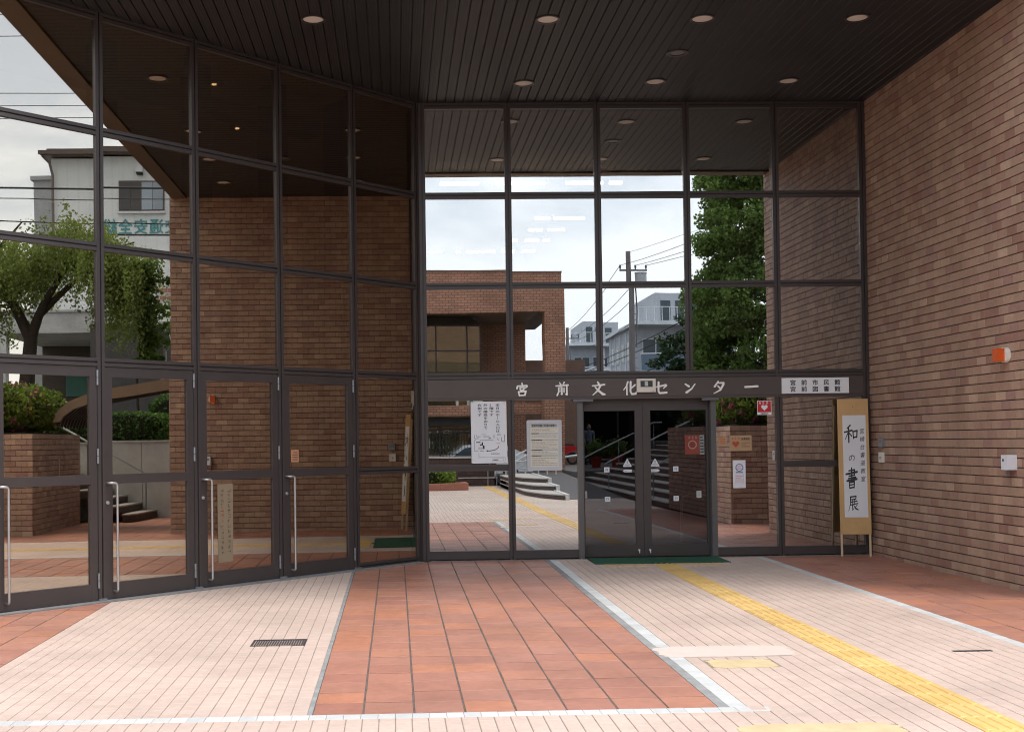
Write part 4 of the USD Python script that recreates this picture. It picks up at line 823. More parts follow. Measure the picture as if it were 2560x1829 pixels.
r0 = thing('sensor_box', 'cream box with a dark window between the sixth and seventh header characters'.replace('sixth and seventh', 'fourth and fifth'), 'sensor')
m = MB(FRONT); m.box(2.803, 3.047, .034, .085, 2.149, 2.324); part(r0, 'case', m, CREAM)
m = MB(FRONT); m.box(2.848, 3.006, .085, .088, 2.216, 2.296); part(r0, 'window', m, mat('smoked_plastic', (0.05, 0.045, 0.045), 0.25))
m = MB(FRONT); m.box(2.903, 2.945, .088, .091, 2.228, 2.288); part(r0, 'lens', m, mat('lens_grey', (0.45, 0.5, 0.48), 0.3))
m = MB(FRONT); m.box(3.0, 3.02, .085, .087, 2.163, 2.167); part(r0, 'badge', m, GREYINK)

# tall paper notice with a map
r0 = thing('paper_notice', 'large white paper notice with vertical text and a black route map', 'notice')
PN = 0.021
m = MB(FRONT); m.plate(Polygon([(.645, 2.052), (1.106, 2.054), (1.114, 1.256), (.672, 1.253), (.650, 1.262)]), PN - .0015, PN); part(r0, 'sheet', m, PAPER)
k_ = .467 / 575
X = lambda x: .645 + (x - 845) * k_
Z = lambda y: 2.052 - (y - 145) * k_ * 1.025
def line(pts, w):
    return shapely.LineString([(X(x), Z(y)) for x, y in pts]).buffer(w / 2, cap_style='flat', join_style='mitre')
for s, x in (('本日のホール入口は', 1275), ('1階です', 1178), ('外の階段をおりて', 1083), ('右側です', 988)):
    cols = []
    for i, c in enumerate(s):
        if c == 'ー': cols.append(sbox(X(x) - .003, Z(175 + i * 50.5 + 44), X(x) + .003, Z(175 + i * 50.5)))
        else: cols.append(put(glyph(c), X(x - 35), Z(178 + i * 50.5 + 44), 68 * k_, 45 * k_))
    part(r0, 'text_column', MB(FRONT).plate(shapely.unary_union(cols), PN, PN + .001), mat('dark_print', (0.05, 0.05, 0.06), 0.8))
mapp = [line([(905, 660), (905, 717), (970, 717)], .005), line([(938, 660), (938, 688), (1000, 688)], .005), line([(1040, 688), (1140, 688)], .006), line([(1212, 660), (1212, 715)], .006),
        line([(1335, 700), (1335, 768), (1380, 768), (1380, 660)], .006), line([(925, 745), (897, 745), (897, 912), (962, 912)], .004), line([(925, 775), (995, 775)], .012), line([(985, 815), (1025, 815), (1025, 775)], .016),
        line([(1045, 825), (1045, 875)], .022), line([(1288, 835), (1270, 870), (1220, 898), (1150, 910), (1105, 912)], .009), Polygon([(X(1082), Z(912)), (X(1110), Z(898)), (X(1110), Z(926))]),
        Polygon([(X(1110), Z(722)), (X(1158), Z(700)), (X(1158), Z(722))]), line([(968, 945), (968, 1012), (1388, 1012), (1388, 1060)], .0025), line([(985, 912), (1045, 912)], .006), line([(1268, 712), (1280, 752)], .005)]
part(r0, 'route_map', MB(FRONT).plate(shapely.unary_union(mapp), PN, PN + .001), BLACKINK)
small = shapely.unary_union([print_lines(X(1010), X(1110), Z(664), Z(648), 1, 3), print_lines(X(1260), X(1320), Z(680), Z(645), 2, 4), print_lines(X(985), X(1200), Z(757), Z(735), 1, 5), print_lines(X(1160), X(1300), Z(970), Z(942), 1, 6, .5),
                             print_lines(X(955), X(1060), Z(885), Z(850), 2, 7), shapely.LinearRing([(X(1180), Z(1030)), (X(1365), Z(1030)), (X(1365), Z(1075)), (X(1180), Z(1075))]).buffer(.0012), print_lines(X(1195), X(1350), Z(1066), Z(1038), 1, 8, .7)])
part(r0, 'small_print', MB(FRONT).plate(small, PN, PN + .001), GREYINK)
part(r0, 'red_print', MB(FRONT).plate(print_lines(X(1250), X(1312), Z(805), Z(780), 2, 9), PN, PN + .001), mat('pink_print', (0.6, 0.25, 0.27), 0.8))
for cx_, cz_ in ((.665, 2.04), (1.09, 2.04), (1.09, 1.27)):
    m = MB(FRONT); m.box(cx_ - .018, cx_ + .018, PN, PN + .0008, cz_ - .008, cz_ + .008); part(r0, 'tape', m, mat('clear_tape', (0.62, 0.62, 0.60), 0.3))

# framed notice
r0 = thing('framed_notice', 'cream printed notice in a pale grey frame between the paper notice and the doors', 'notice')
a, b, c, d = 1.37, 1.824, 1.15, 1.805
ALU = mat('pale_frame', (0.50, 0.51, 0.53), 0.4, 0.2, 0.05)
fr_ = sbox(a, c, b, d).buffer(-.02).buffer(.02, quad_segs=4)
inner = sbox(a + .042, c + .05, b - .042, d - .045)
part(r0, 'frame', MB(FRONT).plate(fr_.difference(inner), .0, .022), ALU)
m = MB(FRONT); m.box(a + .04, b - .04, .0, .010, c + .048, d - .043); part(r0, 'sheet', m, mat('cream_paper', (0.66, 0.62, 0.52), 0.8, 0, 0.03))
part(r0, 'title', MB(FRONT).plate(text_row('宮前市民館ご利用の皆様へ', a + .066, d - .089, .034, .0268, .82), .011, .012), BLACKINK)
m = MB(FRONT); m.box(a + .055, b - .055, .010, .0108, d - .095, d - .052); part(r0, 'title_band', m, mat('title_grey', (0.40, 0.42, 0.42), 0.8))
PG = mat('band_grey', (0.42, 0.45, 0.46), 0.8)
for zz in (1.632, 1.547, 1.418, 1.343):
    m = MB(FRONT); m.box(a + .055, b - .052, .010, .0108, zz - .010, zz + .008); part(r0, 'heading_band', m, PG)
    part(r0, 'heading', MB(FRONT).plate(print_lines(a + .062, a + .20, zz - .008, zz + .006, 1, int(zz * 1000), .8), .0108, .0118), BLACKINK)
for q, (z0, z1, n) in enumerate(((1.655, 1.70, 3), (1.575, 1.612, 3), (1.435, 1.528, 6), (1.36, 1.40, 2), (1.21, 1.325, 5))):
    part(r0, 'paragraph', MB(FRONT).plate(print_lines(a + .066, b - .06, z0, z1, n, 40 + q, .34), .010, .011), mat('soft_print', (0.34, 0.30, 0.26), 0.8))

def heart(cx_, cz_, s):
    t = np.linspace(0, 2 * math.pi, 40)
    return Polygon(np.stack([cx_ + s * 16 * np.sin(t) ** 3 / 32, cz_ + s * (13 * np.cos(t) - 5 * np.cos(2 * t) - 2 * np.cos(3 * t) - np.cos(4 * t)) / 32], 1)).buffer(0)

def latin(s, u, z, h, fr, n, pitch=.68):
    return shapely.unary_union([put(glyph(c), u + i * h * pitch * 1.45, z - h * .13, h * 1.30) for i, c in enumerate(s)])

r0 = thing('defibrillator_sticker', 'red square sticker with a white heart at the top right of the clear pane', 'sticker')
m = MB(FRONT); m.box(4.395, 4.582, -.0098, -.0082, 1.839, 2.024); part(r0, 'sheet', m, WHITE)
m = MB(FRONT); m.box(4.401, 4.576, -.0083, -.0074, 1.872, 2.018); part(r0, 'red_field', m, RED)
part(r0, 'heart', MB(FRONT).plate(heart(4.49, 1.935, .085), -.0074, -.0064), WHITE)
part(r0, 'letters', MB(FRONT).plate(latin('AED', 4.418, 1.978, .034, FRONT, 0, .95), -.0074, -.0064), mat('pink_white', (0.75, 0.6, 0.6), .6))
part(r0, 'small_print', MB(FRONT).plate(print_lines(4.44, 4.54, 1.846, 1.864, 1, 5, .8), -.0082, -.0072), BLACKINK)
TAN = mat('tinted_card', (0.42, 0.27, 0.15), 0.8, 0, 0.05)
ORANGE = mat('orange_print', (0.42, 0.07, 0.03), 0.7)
r0 = thing('defibrillator_notice', 'tan card with an orange heart and black text behind the clear pane', 'notice')
m = MB(FRONT); m.box(4.024, 4.315, -.0098, -.0084, 1.372, 1.574); part(r0, 'sheet', m, TAN)
part(r0, 'heart', MB(FRONT).plate(heart(4.105, 1.462, .095), -.0084, -.0074), ORANGE)
part(r0, 'letters', MB(FRONT).plate(latin('AED', 4.055, 1.522, .028, FRONT, 0, .95), -.0084, -.0074), ORANGE)
part(r0, 'title', MB(FRONT).plate(text_row('設置施設', 4.178, 1.512, .034, .028, .85), -.0084, -.0074), BLACKINK)
part(r0, 'small_print', MB(FRONT).plate(print_lines(4.18, 4.29, 1.415, 1.49, 3, 15, .3), -.0084, -.0074), mat('brown_print', (0.12, 0.06, 0.04), .8))
r0 = thing('small_notice', 'small tan card with orange lines left of the larger heart card', 'notice')
m = MB(FRONT); m.box(3.877, 3.98, -.0098, -.0084, 1.434, 1.576); part(r0, 'sheet', m, TAN)
part(r0, 'print', MB(FRONT).plate(print_lines(3.89, 3.967, 1.46, 1.565, 4, 21, .4), -.0084, -.0074), ORANGE)
r0 = thing('white_leaflet', 'tall white leaflet with a blue round emblem and pink box on the clear pane', 'notice')
m = MB(FRONT); m.box(4.061, 4.228, -.0098, -.0084, .889, 1.251); part(r0, 'sheet', m, PAPER)
BLUEP = mat('blue_print', (0.16, 0.20, 0.42), .7); PINKP = mat('rose_print', (0.55, 0.30, 0.36), .7)
part(r0, 'emblem', MB(FRONT).plate(shapely.Point(4.147, 1.155).buffer(.052).difference(shapely.Point(4.147, 1.155).buffer(.040)).union(sbox(4.10, 1.085, 4.195, 1.10)), -.0084, -.0074), BLUEP)
part(r0, 'emblem_text', MB(FRONT).plate(print_lines(4.112, 4.182, 1.13, 1.18, 3, 31, .5), -.0084, -.0074), PINKP)
part(r0, 'text_box', MB(FRONT).plate(sbox(4.09, .945, 4.205, 1.065).difference(sbox(4.093, .948, 4.202, 1.0)).difference(sbox(4.093, 1.003, 4.202, 1.062)).union(print_lines(4.10, 4.195, 1.01, 1.055, 2, 33, .5)).union(print_lines(4.10, 4.195, .955, .995, 3, 34, .3)), -.0084, -.0074), PINKP)

# on the sliding doors
SD = -.1095
r0 = thing('red_poster', 'orange red poster with a ringed heart on the right sliding door', 'poster')
m = MB(FRONT); m.box(3.462, 3.652, SD - .001, SD + .0012, 1.334, 1.587); part(r0, 'sheet', m, mat('poster_red', (0.24, 0.04, 0.022), .6))
part(r0, 'ring', MB(FRONT).plate(shapely.Point(3.56, 1.46).buffer(.058).difference(shapely.Point(3.56, 1.46).buffer(.044)), SD + .0012, SD + .0022), mat('poster_pale', (0.36, 0.22, 0.19), .6))
part(r0, 'heart', MB(FRONT).plate(heart(3.56, 1.458, .062), SD + .0012, SD + .0022), mat('poster_dark', (0.20, 0.03, 0.02), .6))
part(r0, 'letters', MB(FRONT).plate(latin('AED', 3.508, 1.538, .032, FRONT, 0, .95), SD + .0012, SD + .0022), mat('poster_pale', (0.36, 0.22, 0.19), .6))
r0 = thing('grey_slip', 'narrow grey printed slip beside the red poster on the sliding door', 'notice')
m = MB(FRONT); m.box(3.656, 3.715, SD - .001, SD + .0012, 1.330, 1.585); part(r0, 'sheet', m, mat('slip_grey', (0.28, 0.28, 0.28), .7))
part(r0, 'print', MB(FRONT).plate(print_lines(3.662, 3.71, 1.345, 1.575, 6, 51, .5), SD + .0012, SD + .0022), BLACKINK)
STICK = mat('sticker_white', (0.62, 0.63, 0.66), .6, 0, .03)
for u, nm in ((2.697, 'left'), (3.063, 'right')):
    r0 = thing('warning_sticker', f'white triangular warning sticker on the {nm} sliding door', 'sticker')
    tri = Polygon([(u - .062, 1.182), (u + .062, 1.182), (u, 1.292)]).buffer(-.008).buffer(.008)
    part(r0, 'sheet', MB(FRONT).plate(tri, SD - .001, SD + .0012), STICK)
    part(r0, 'mark', MB(FRONT).plate(sbox(u - .006, 1.225, u + .006, 1.262).union(print_lines(u - .035, u + .035, 1.200, 1.216, 1, 5, .6)).union(sbox(u - .012, 1.188, u + .012, 1.193)), SD + .0012, SD + .0022), GREYINK)
    r0 = thing('arrow_sticker', f'white {nm} pointing arrow label below the triangle on the {nm} sliding door', 'sticker')
    sgn = -1 if nm == 'left' else 1
    arrow = Polygon([(u - sgn * .058, 1.110), (u + sgn * .038, 1.110), (u + sgn * .062, 1.128), (u + sgn * .038, 1.147), (u - sgn * .058, 1.147)])
    part(r0, 'sheet', MB(FRONT).plate(arrow, SD - .001, SD + .0012), STICK)
    part(r0, 'print', MB(FRONT).plate(print_lines(u - .04, u + .04, 1.120, 1.138, 1, 8, .45), SD + .0012, SD + .0022), mat('blue_grey_print', (0.28, 0.32, 0.42), .7))
for u, z, lab in ((2.426, 1.147, 'upper white square sticker on the left sliding door'), (3.334, 1.146, 'upper white square sticker on the right sliding door'),
                  (2.431, .763, 'lower white square sticker on the left sliding door'), (3.336, .761, 'lower white square sticker on the right sliding door')):
    r0 = thing('square_sticker', lab, 'sticker', 'square stickers on the sliding doors')
    part(r0, 'sheet', MB(FRONT).plate(sbox(u - .030, z - .028, u + .030, z + .028).buffer(.005), SD - .001, SD + .0012), STICK)
    part(r0, 'mark', MB(FRONT).plate(sbox(u - .016, z - .014, u - .006, z + .014).union(sbox(u + .004, z - .014, u + .016, z + .004)).union(sbox(u - .016, z + .008, u + .016, z + .015)), SD + .0012, SD + .0022), GREYINK)
for u, z, lab in ((2.132, .824, 'rounded pale sticker at the left edge of the left sliding door'), (3.636, .811, 'rounded pale sticker at the right edge of the right sliding door')):
    r0 = thing('rounded_sticker', lab, 'sticker')
    part(r0, 'sheet', MB(FRONT).plate(sbox(u - .024, z - .038, u + .024, z + .038).buffer(.008), SD - .001, SD + .0012), mat('sticker_grey', (0.42, 0.42, 0.41), .7))
    part(r0, 'mark', MB(FRONT).plate(print_lines(u - .02, u + .02, z - .03, z + .03, 4, 3, .4), SD + .0012, SD + .0022), mat('pale_mark', (0.28, 0.28, 0.28), .7))

# papers on the left swing doors
r0 = thing('vertical_banner', 'tall yellowish paper strip with printed columns behind the second swing door from the corner', 'notice')
BU0, BU1 = 3.02, 3.23
OLDP = mat('yellowed_paper', (0.25, 0.19, 0.12), .85, 0, .05)
part(r0, 'sheet', MB(LEFT).plate(Polygon([(BU1, 1.105), (BU0, 1.105), (BU0 + .004, .25), (BU1 - .004, .245)]), -.0115, -.0100), OLDP)
def scribble(u, ztop, size, n, seed):
    """A column of characters too faint to read."""
    r = random.Random(seed); out = []
    for i in range(n):
        z = ztop - (i + .5) * size * 1.22
        for _ in range(r.randint(3, 5)):
            if r.random() < .5: a_, b_ = r.uniform(-.5, -.2), r.uniform(.2, .5); y_ = r.uniform(-.45, .45); out.append(sbox(u + a_ * size, z + y_ * size - .0025, u + b_ * size, z + y_ * size + .0025))
            else: a_, b_ = r.uniform(-.5, -.1), r.uniform(.1, .5); x_ = r.uniform(-.4, .4); out.append(sbox(u + x_ * size - .0025, z + a_ * size, u + x_ * size + .0025, z + b_ * size))
    return shapely.unary_union(out)
part(r0, 'print', MB(LEFT).plate(scribble(BU0 + .055, 1.06, .046, 13, 61), -.0100, -.0090), mat('faint_print', (0.10, 0.075, 0.06), .8))
part(r0, 'print', MB(LEFT).plate(scribble(BU0 + .150, 1.06, .046, 4, 63).union(scribble(BU0 + .150, .66, .046, 6, 64)), -.0100, -.0090), mat('faint_print', (0.10, 0.075, 0.06), .8))
part(r0, 'red_print', MB(LEFT).plate(scribble(BU0 + .150, .84, .046, 3, 62), -.0100, -.0090), mat('faint_red_print', (0.30, 0.05, 0.03), .8))
r0 = thing('small_card', 'small orange tinted card at the upper left of the swing door nearest the corner', 'notice')
m = MB(LEFT); m.box(2.06, 2.178, -.0115, -.0100, 1.325, 1.467); part(r0, 'sheet', m, mat('orange_card', (0.50, 0.25, 0.13), .8))
part(r0, 'print', MB(LEFT).plate(print_lines(2.08, 2.16, 1.34, 1.45, 4, 66, .4), -.0100, -.0090), mat('brown_print', (0.12, 0.06, 0.04), .8))

# calligraphy board leaning in the corner
class Frame3(Frame):
    def __init__(self, o, u, n, zv):
        self.o, self.u, self.n, self.zv = (np.asarray(x, float) for x in (o, u, n, zv))
        self.flip = np.cross(self.u, self.n) @ self.zv < 0
    def pt(self, p):
        p = np.asarray(p, float)
        return self.o + p[..., :1] * self.u + p[..., 1:2] * self.n + p[..., 2:3] * self.zv
bu = np.array([0.43, -0.09, 0.0]); bu /= np.linalg.norm(bu)
bn = np.array([bu[1], -bu[0], 0.0]); bn = bn if bn[1] < 0 else -bn
bz = np.array([0, 0, 1.0]) - bn * 0.055; bz /= np.linalg.norm(bz)
BO = Frame3((5.40, -0.17, -0.003), bu * .86, bn, bz)
r0 = thing('calligraphy_board', 'tall tan wooden board with brushed black calligraphy on white paper in the corner', 'sign board')
WOOD = mat('plywood', (0.56, 0.335, 0.135), 0.6, 0, 0.08, 4, 0.05, 60, stain=.12)
m = MB(BO); m.box(0, .445, 0, .012, .285, 2.035); part(r0, 'board', m, WOOD)
m = MB(BO); m.box(.068, .405, .012, .0138, .502, 1.822); part(r0, 'paper', m, mat('washi_paper', (0.66, 0.66, 0.67), .85, 0, .03, 3, .1, 8))
for a in (.004, .412):
    m = MB(BO); m.box(a, a + .028, -.03, -.0005, 0, 1.95); part(r0, 'leg', m, mat('pale_timber', (0.55, 0.40, 0.24), .7, 0, .1, 10))
m = MB(BO); m.box(.032, .412, -.028, -.001, 1.0, 1.04); part(r0, 'crossbar', m, mat('pale_timber', (0.55, 0.40, 0.24), .7))
bx = lambda x: (x - 40) * .445 / 365
bz_ = lambda y: 2.035 - (y - 25) * 1.75 / 1345
for ch, x0, x1, y0, y1 in (('和', 110, 278, 285, 470), ('の', 150, 240, 570, 662), ('書', 120, 258, 715, 915), ('展', 140, 258, 990, 1142)):
    s = put(affinity.skew(brush(ch), 0, 4), bx(x0), bz_(y1), bx(x1) - bx(x0), bz_(y0) - bz_(y1))
    part(r0, 'character', MB(BO).plate(s, .0138, .0150), BLACKINK)
for i, c in enumerate('宮崎台書道教室'):
    s = put(affinity.skew(glyph(c).buffer(-.012), 6, 6), bx(296), bz_(376 + i * 79), bx(354) - bx(296), .072)
    part(r0, 'small_character', MB(BO).plate(s, .0138, .0148), mat('thin_ink', (0.05, 0.05, 0.055), .7))
m = MB(BO); m.disc((.225, .0135, 1.925), (0, 1, 0), .006, .004, 8); m.disc((.225, .0135, .43), (0, 1, 0), .005, .004, 8); part(r0, 'nail', m, GASKET)

# ------------------------------------------------------------------ fittings on the brick wall
r0 = thing('alarm_light', 'orange alarm lamp on a cream base high on the brick wall', 'alarm lamp')
m = MB(RIGHT); m.disc((3.56, .022, 2.345), (0, 1, 0), .078, .044, 24); part(r0, 'base', m, CREAM, smooth=40)
m = MB(RIGHT); m.box(3.505, 3.60, .044, .125, 2.28, 2.41); part(r0, 'lens', m, mat('orange_lens', (0.55, 0.085, 0.012), .3))
r0 = thing('switch_box', 'small white box with a dark keyhole on the brick wall below the alarm lamp', 'switch box')
m = MB(RIGHT); m.box(3.60, 3.715, .0, .105, 1.185, 1.335); part(r0, 'case', m, mat('white_plastic', (0.68, 0.69, 0.72), .4, 0, .03))
m = MB(RIGHT); m.box(3.63, 3.655, .105, .108, 1.27, 1.295); part(r0, 'keyhole', m, GASKET)
m = MB(RIGHT); m.box(3.605, 3.62, .03, .06, 1.12, 1.185); part(r0, 'conduit', m, DULLSTEEL)
r0 = thing('intercom', 'steel intercom panel on the brick wall beside the calligraphy board, the upper of two', 'intercom')
m = MB(RIGHT); m.box(.35, .47, 0, .035, 1.40, 1.515); part(r0, 'panel', m, DULLSTEEL)
m = MB(RIGHT); m.box(.37, .45, .035, .037, 1.45, 1.50); part(r0, 'grille', m, GREYINK)
r0 = thing('intercom', 'cream switch panel on the brick wall beside the calligraphy board, the lower of two', 'intercom')
m = MB(RIGHT); m.box(.335, .455, 0, .03, 1.205, 1.335); part(r0, 'panel', m, CREAM)
m = MB(RIGHT); m.box(.385, .405, .03, .036, 1.25, 1.28); part(r0, 'button', m, GREYINK)

# ------------------------------------------------------------------ downlights in the canopy
LENS = mat('frosted_lens', (0.62, 0.56, 0.50), .5, 0, .03)
lab = ['round frosted ceiling light at the far left of the front row', 'round frosted ceiling light second from left in the front row', 'round frosted ceiling light third from left in the front row',
       'round frosted ceiling light at the right end of the front row', 'round frosted ceiling light at the left of the back row', 'round frosted ceiling light in the middle of the back row', 'round frosted ceiling light at the right of the back row']
src = None
for (x, y), L in zip(((-1.132, -3.127), (1.31, -3.113), (2.935, -3.129), (4.57, -3.144), (1.297, -.883), (2.916, -.93), (4.566, -.944)), lab):
    if src is None:
        src = thing('ceiling_light', L, 'ceiling light', None, (x, y, CEIL))
        ring = MB(); t = np.linspace(0, 2 * math.pi, 33)[:-1]
        ring.plate(shapely.Point(0, 0).buffer(.128).difference(shapely.Point(0, 0).buffer(.106)), 0, 1) if False else ring.prism(shapely.Point(0, 0).buffer(.130, 12).difference(shapely.Point(0, 0).buffer(.106, 12)), -.012, .02)
        part(src, 'rim', ring, mat('rim_bronze', (0.05, 0.042, 0.04), .4, .3))
        dome = trimesh.creation.icosphere(3, .108); dome.vertices *= [1, 1, .14]
        part(src, 'lens', MB().tm(dome), LENS, smooth=True)
    else:
        copy_of(src, 'ceiling_light', (x, y, CEIL), 0, L, 'ceiling light')
r0 = thing('ceiling_light', 'small recessed ceiling fitting with a dull grey centre between the two rows', 'ceiling light', None, (2.931, -2.019, CEIL))
part(r0, 'rim', MB().prism(shapely.Point(0, 0).buffer(.125, 12).difference(shapely.Point(0, 0).buffer(.085, 12)), -.012, .02), mat('rim_bronze', (0.05, 0.042, 0.04), .4))
part(r0, 'lens', MB().prism(shapely.Point(0, 0).buffer(.085, 12), -.002, .02), mat('dull_lens', (0.16, 0.15, 0.14), .4))

# guard rail inside the lobby
r0 = thing('guard_rail', 'warm metal guard rail standing inside the lobby behind the sliding doors', 'rail')
BRASS = mat('warm_steel', (0.62, 0.45, 0.30), .35, .6)
m = MB(); m.tube([(3.78, 1.7, 0), (3.78, 1.7, .62), (3.80, 1.7, .69), (3.86, 1.7, .72), (5.6, 1.7, .72)], .022, 8); part(r0, 'rail', m, BRASS, smooth=True)
m = MB(); m.tube([(4.52, 1.7, 0), (4.52, 1.7, .70)], .018, 8); part(r0, 'post', m, BRASS, smooth=True)

# ------------------------------------------------------------------ the plaza and street that the glass mirrors: planting
def leaves(centres, size, seed, droop=0.0, flat=0.0, norm=None):
    """Small leaf-shaped faces (two triangles each), turned at random."""
    r = np.random.default_rng(seed)
    n = len(centres)
    a = r.normal(size=(n, 3)); a[:, 2] = a[:, 2] * (1 - flat) - droop * 2
    a /= np.linalg.norm(a, axis=1, keepdims=True)
    b = r.normal(size=(n, 3)); b -= (b * a).sum(1, keepdims=True) * a
    b /= np.linalg.norm(b, axis=1, keepdims=True)
    s = size * r.uniform(0.6, 1.4, (n, 1))
    tip, side = a * s, b * s * 0.33
    v = np.stack([centres - tip * .5, centres + side, centres + tip * .5, centres - side], 1).reshape(-1, 3)
    q = np.arange(4 * n).reshape(n, 4)
    return v, q

def clumps(centres, radii, per, seed, squash=0.7):
    r = np.random.default_rng(seed)
    out = []
    for c, rad in zip(centres, radii):
        d = r.normal(size=(per, 3)); d /= np.linalg.norm(d, axis=1, keepdims=True)
        rr = r.uniform(0.35, 1.0, (per, 1)) ** 0.6
        out.append(c + d * rr * rad * [1, 1, squash])
    return np.vstack(out)

LEAF_MID = leaf_mat('mid_leaf', [(0, (0.075, 0.13, 0.028)), (0.5, (0.13, 0.21, 0.045)), (0.85, (0.18, 0.27, 0.06)), (1, (0.23, 0.32, 0.08))])
LEAF_DARK = leaf_mat('dark_leaf', [(0, (0.012, 0.030, 0.012)), (0.6, (0.025, 0.055, 0.018)), (1, (0.045, 0.085, 0.026))], .2)
LEAF_PALE = leaf_mat('pale_leaf', [(0, (0.15, 0.21, 0.05)), (0.6, (0.22, 0.30, 0.075)), (1, (0.30, 0.35, 0.11))], .5)
LEAF_HEDGE = leaf_mat('hedge_leaf', [(0, (0.045, 0.11, 0.025)), (0.6, (0.09, 0.20, 0.042)), (1, (0.19, 0.32, 0.07))], .3)
LEAF_LIME = leaf_mat('lime_leaf', [(0, (0.075, 0.13, 0.022)), (0.6, (0.17, 0.26, 0.04)), (1, (0.32, 0.38, 0.07))], .35)
FLOWER = leaf_mat('azalea_flower', [(0, (0.36, 0.04, 0.15)), (0.6, (0.48, 0.07, 0.24)), (1, (0.55, 0.20, 0.22))], .3)
BARK = mat('dark_bark', (0.055, 0.042, 0.034), .9, 0, .35, 9, .6, 30)

def limb(m, p, q, r0_, r1_, seed, n=7, bend=.08):
    r = random.Random(seed)
    p, q = np.array(p, float), np.array(q, float)
    L = np.linalg.norm(q - p)
    off = np.array([r.uniform(-1, 1) for _ in range(3)]) * L * bend
    t = np.linspace(0, 1, n)[:, None]
    pts = p + (q - p) * t + off * np.sin(t * math.pi)
    m.tube(pts, np.linspace(r0_, r1_, n), 8)

# large columnar evergreen
r0 = thing('columnar_tree', 'tall dense evergreen tree mirrored in the right half of the front glass', 'tree')
TC = np.array([12.2, -24.0])
m = MB(); limb(m, (TC[0], TC[1], GROUND - .1), (TC[0] + .1, TC[1], 9.5), .26, .06, 1, 9, .01)
r = random.Random(5)
for k in range(26):
    z = r.uniform(1.2, 11); a = r.uniform(0, 6.28); L = 2.3 * (1 - max(0, z - 8) / 7)
    limb(m, (TC[0], TC[1], z - .5), (TC[0] + math.cos(a) * L, TC[1] + math.sin(a) * L, z + .5), .06, .015, k, 5)
part(r0, 'trunk', m, BARK, smooth=60)
gr = np.random.default_rng(3)
cs, rads = [], []
for k in range(1000):
    z = gr.uniform(.8, 13.0)
    R = 2.85 * (0.90 + 0.07 * math.sin(z * 1.3) + .06 * math.sin(z * 3.1 + 1)) * (1 - max(0.0, z - 8.5) / 6.5) * min(1, .6 + z / 5)
    a = gr.uniform(0, 2 * math.pi)
    q = R * gr.uniform(.68, 1.0)
    cs.append((TC[0] + math.cos(a) * q, TC[1] + math.sin(a) * q, z)); rads.append(gr.uniform(.36, .58))
part(r0, 'crown', leaves(clumps(np.array(cs), rads, 190, 4), .125, 5), LEAF_MID)

# darker tree in front of the flats
r0 = thing('dark_tree', 'small dark spreading tree mirrored between the flats and the tall evergreen', 'tree')
m = MB(); limb(m, (11.2, -28.5, GROUND - .1), (11.0, -28.3, 4.4), .16, .07, 2)
for k, (dx, dz) in enumerate(((-1.4, 4.2), (-.9, 5.2), (.4, 5.6), (1.2, 4.8), (-1.5, 3.2), (.9, 3.6))):
    limb(m, (11.05, -28.3, 2.4 + k * .25), (11.05 + dx, -28.3 + .3 * (k % 3 - 1), dz), .05, .015, 20 + k, 5)
part(r0, 'trunk', m, BARK, smooth=60)
cs = []
for k in range(130):
    a = gr.uniform(0, 6.28); q = gr.uniform(0, 1) ** .5
    z = gr.uniform(2.4, 6.0)
    R = 2.1 * (1 - ((z - 4.0) / 2.3) ** 2 * .75)
    cs.append((11.1 + math.cos(a) * q * R, -28.3 + math.sin(a) * q * R * .8, z))
part(r0, 'crown', leaves(clumps(np.array(cs), gr.uniform(.25, .45, 130), 90, 9, .5), .15, 10), LEAF_DARK)

# weeping tree above the azaleas
r0 = thing('weeping_tree', 'weeping tree with a leaning dark trunk mirrored in the left glass', 'tree')
m = MB()
B0 = np.array([15.0, -9.55, 1.2])
limb(m, B0, (15.0, -9.45, 4.4), .24, .17, 31, 8, .02)
limb(m, (15.0, -9.45, 4.3), (15.1, -8.55, 6.1), .15, .06, 32); limb(m, (15.0, -9.45, 4.2), (14.9, -10.6, 6.2), .16, .06, 33)
limb(m, (15.0, -9.2, 4.9), (15.0, -7.3, 6.5), .09, .03, 34); limb(m, (15.0, -8.9, 5.5), (14.5, -8.2, 7.0), .07, .02, 35); limb(m, (14.9, -10.0, 5.3), (15.2, -11.8, 6.9), .10, .03, 36)
limb(m, (15.1, -8.4, 6.1), (15.1, -6.9, 6.7), .05, .02, 37); limb(m, (14.9, -10.5, 6.1), (14.7, -9.6, 7.2), .06, .02, 38)
part(r0, 'trunk', m, BARK, smooth=60)
pts = []
gw = np.random.default_rng(21)
for k in range(560):
    y = gw.uniform(-12.6, -6.55); x = 15 + gw.normal() * .9
    top = 6.75 + .35 * math.sin(y * 2.1) + gw.uniform(-.6, .35) - .09 * (y + 9) ** 2 * .25
    length = gw.uniform(.5, 1.7) * (1.25 if y > -7.9 or y < -10.2 else .8)
    n = int(90 * length)
    t = np.linspace(0, 1, n)[:, None]
    sway = gw.normal(size=3) * .22
    p = np.array([x, y, top]) + np.hstack([sway[0] * t, sway[1] * t, -length * t])
    pts.append(p + gw.normal(size=(n, 3)) * [.09, .09, .05])
part(r0, 'crown', leaves(np.vstack(pts), .078, 22, droop=.6), LEAF_PALE)

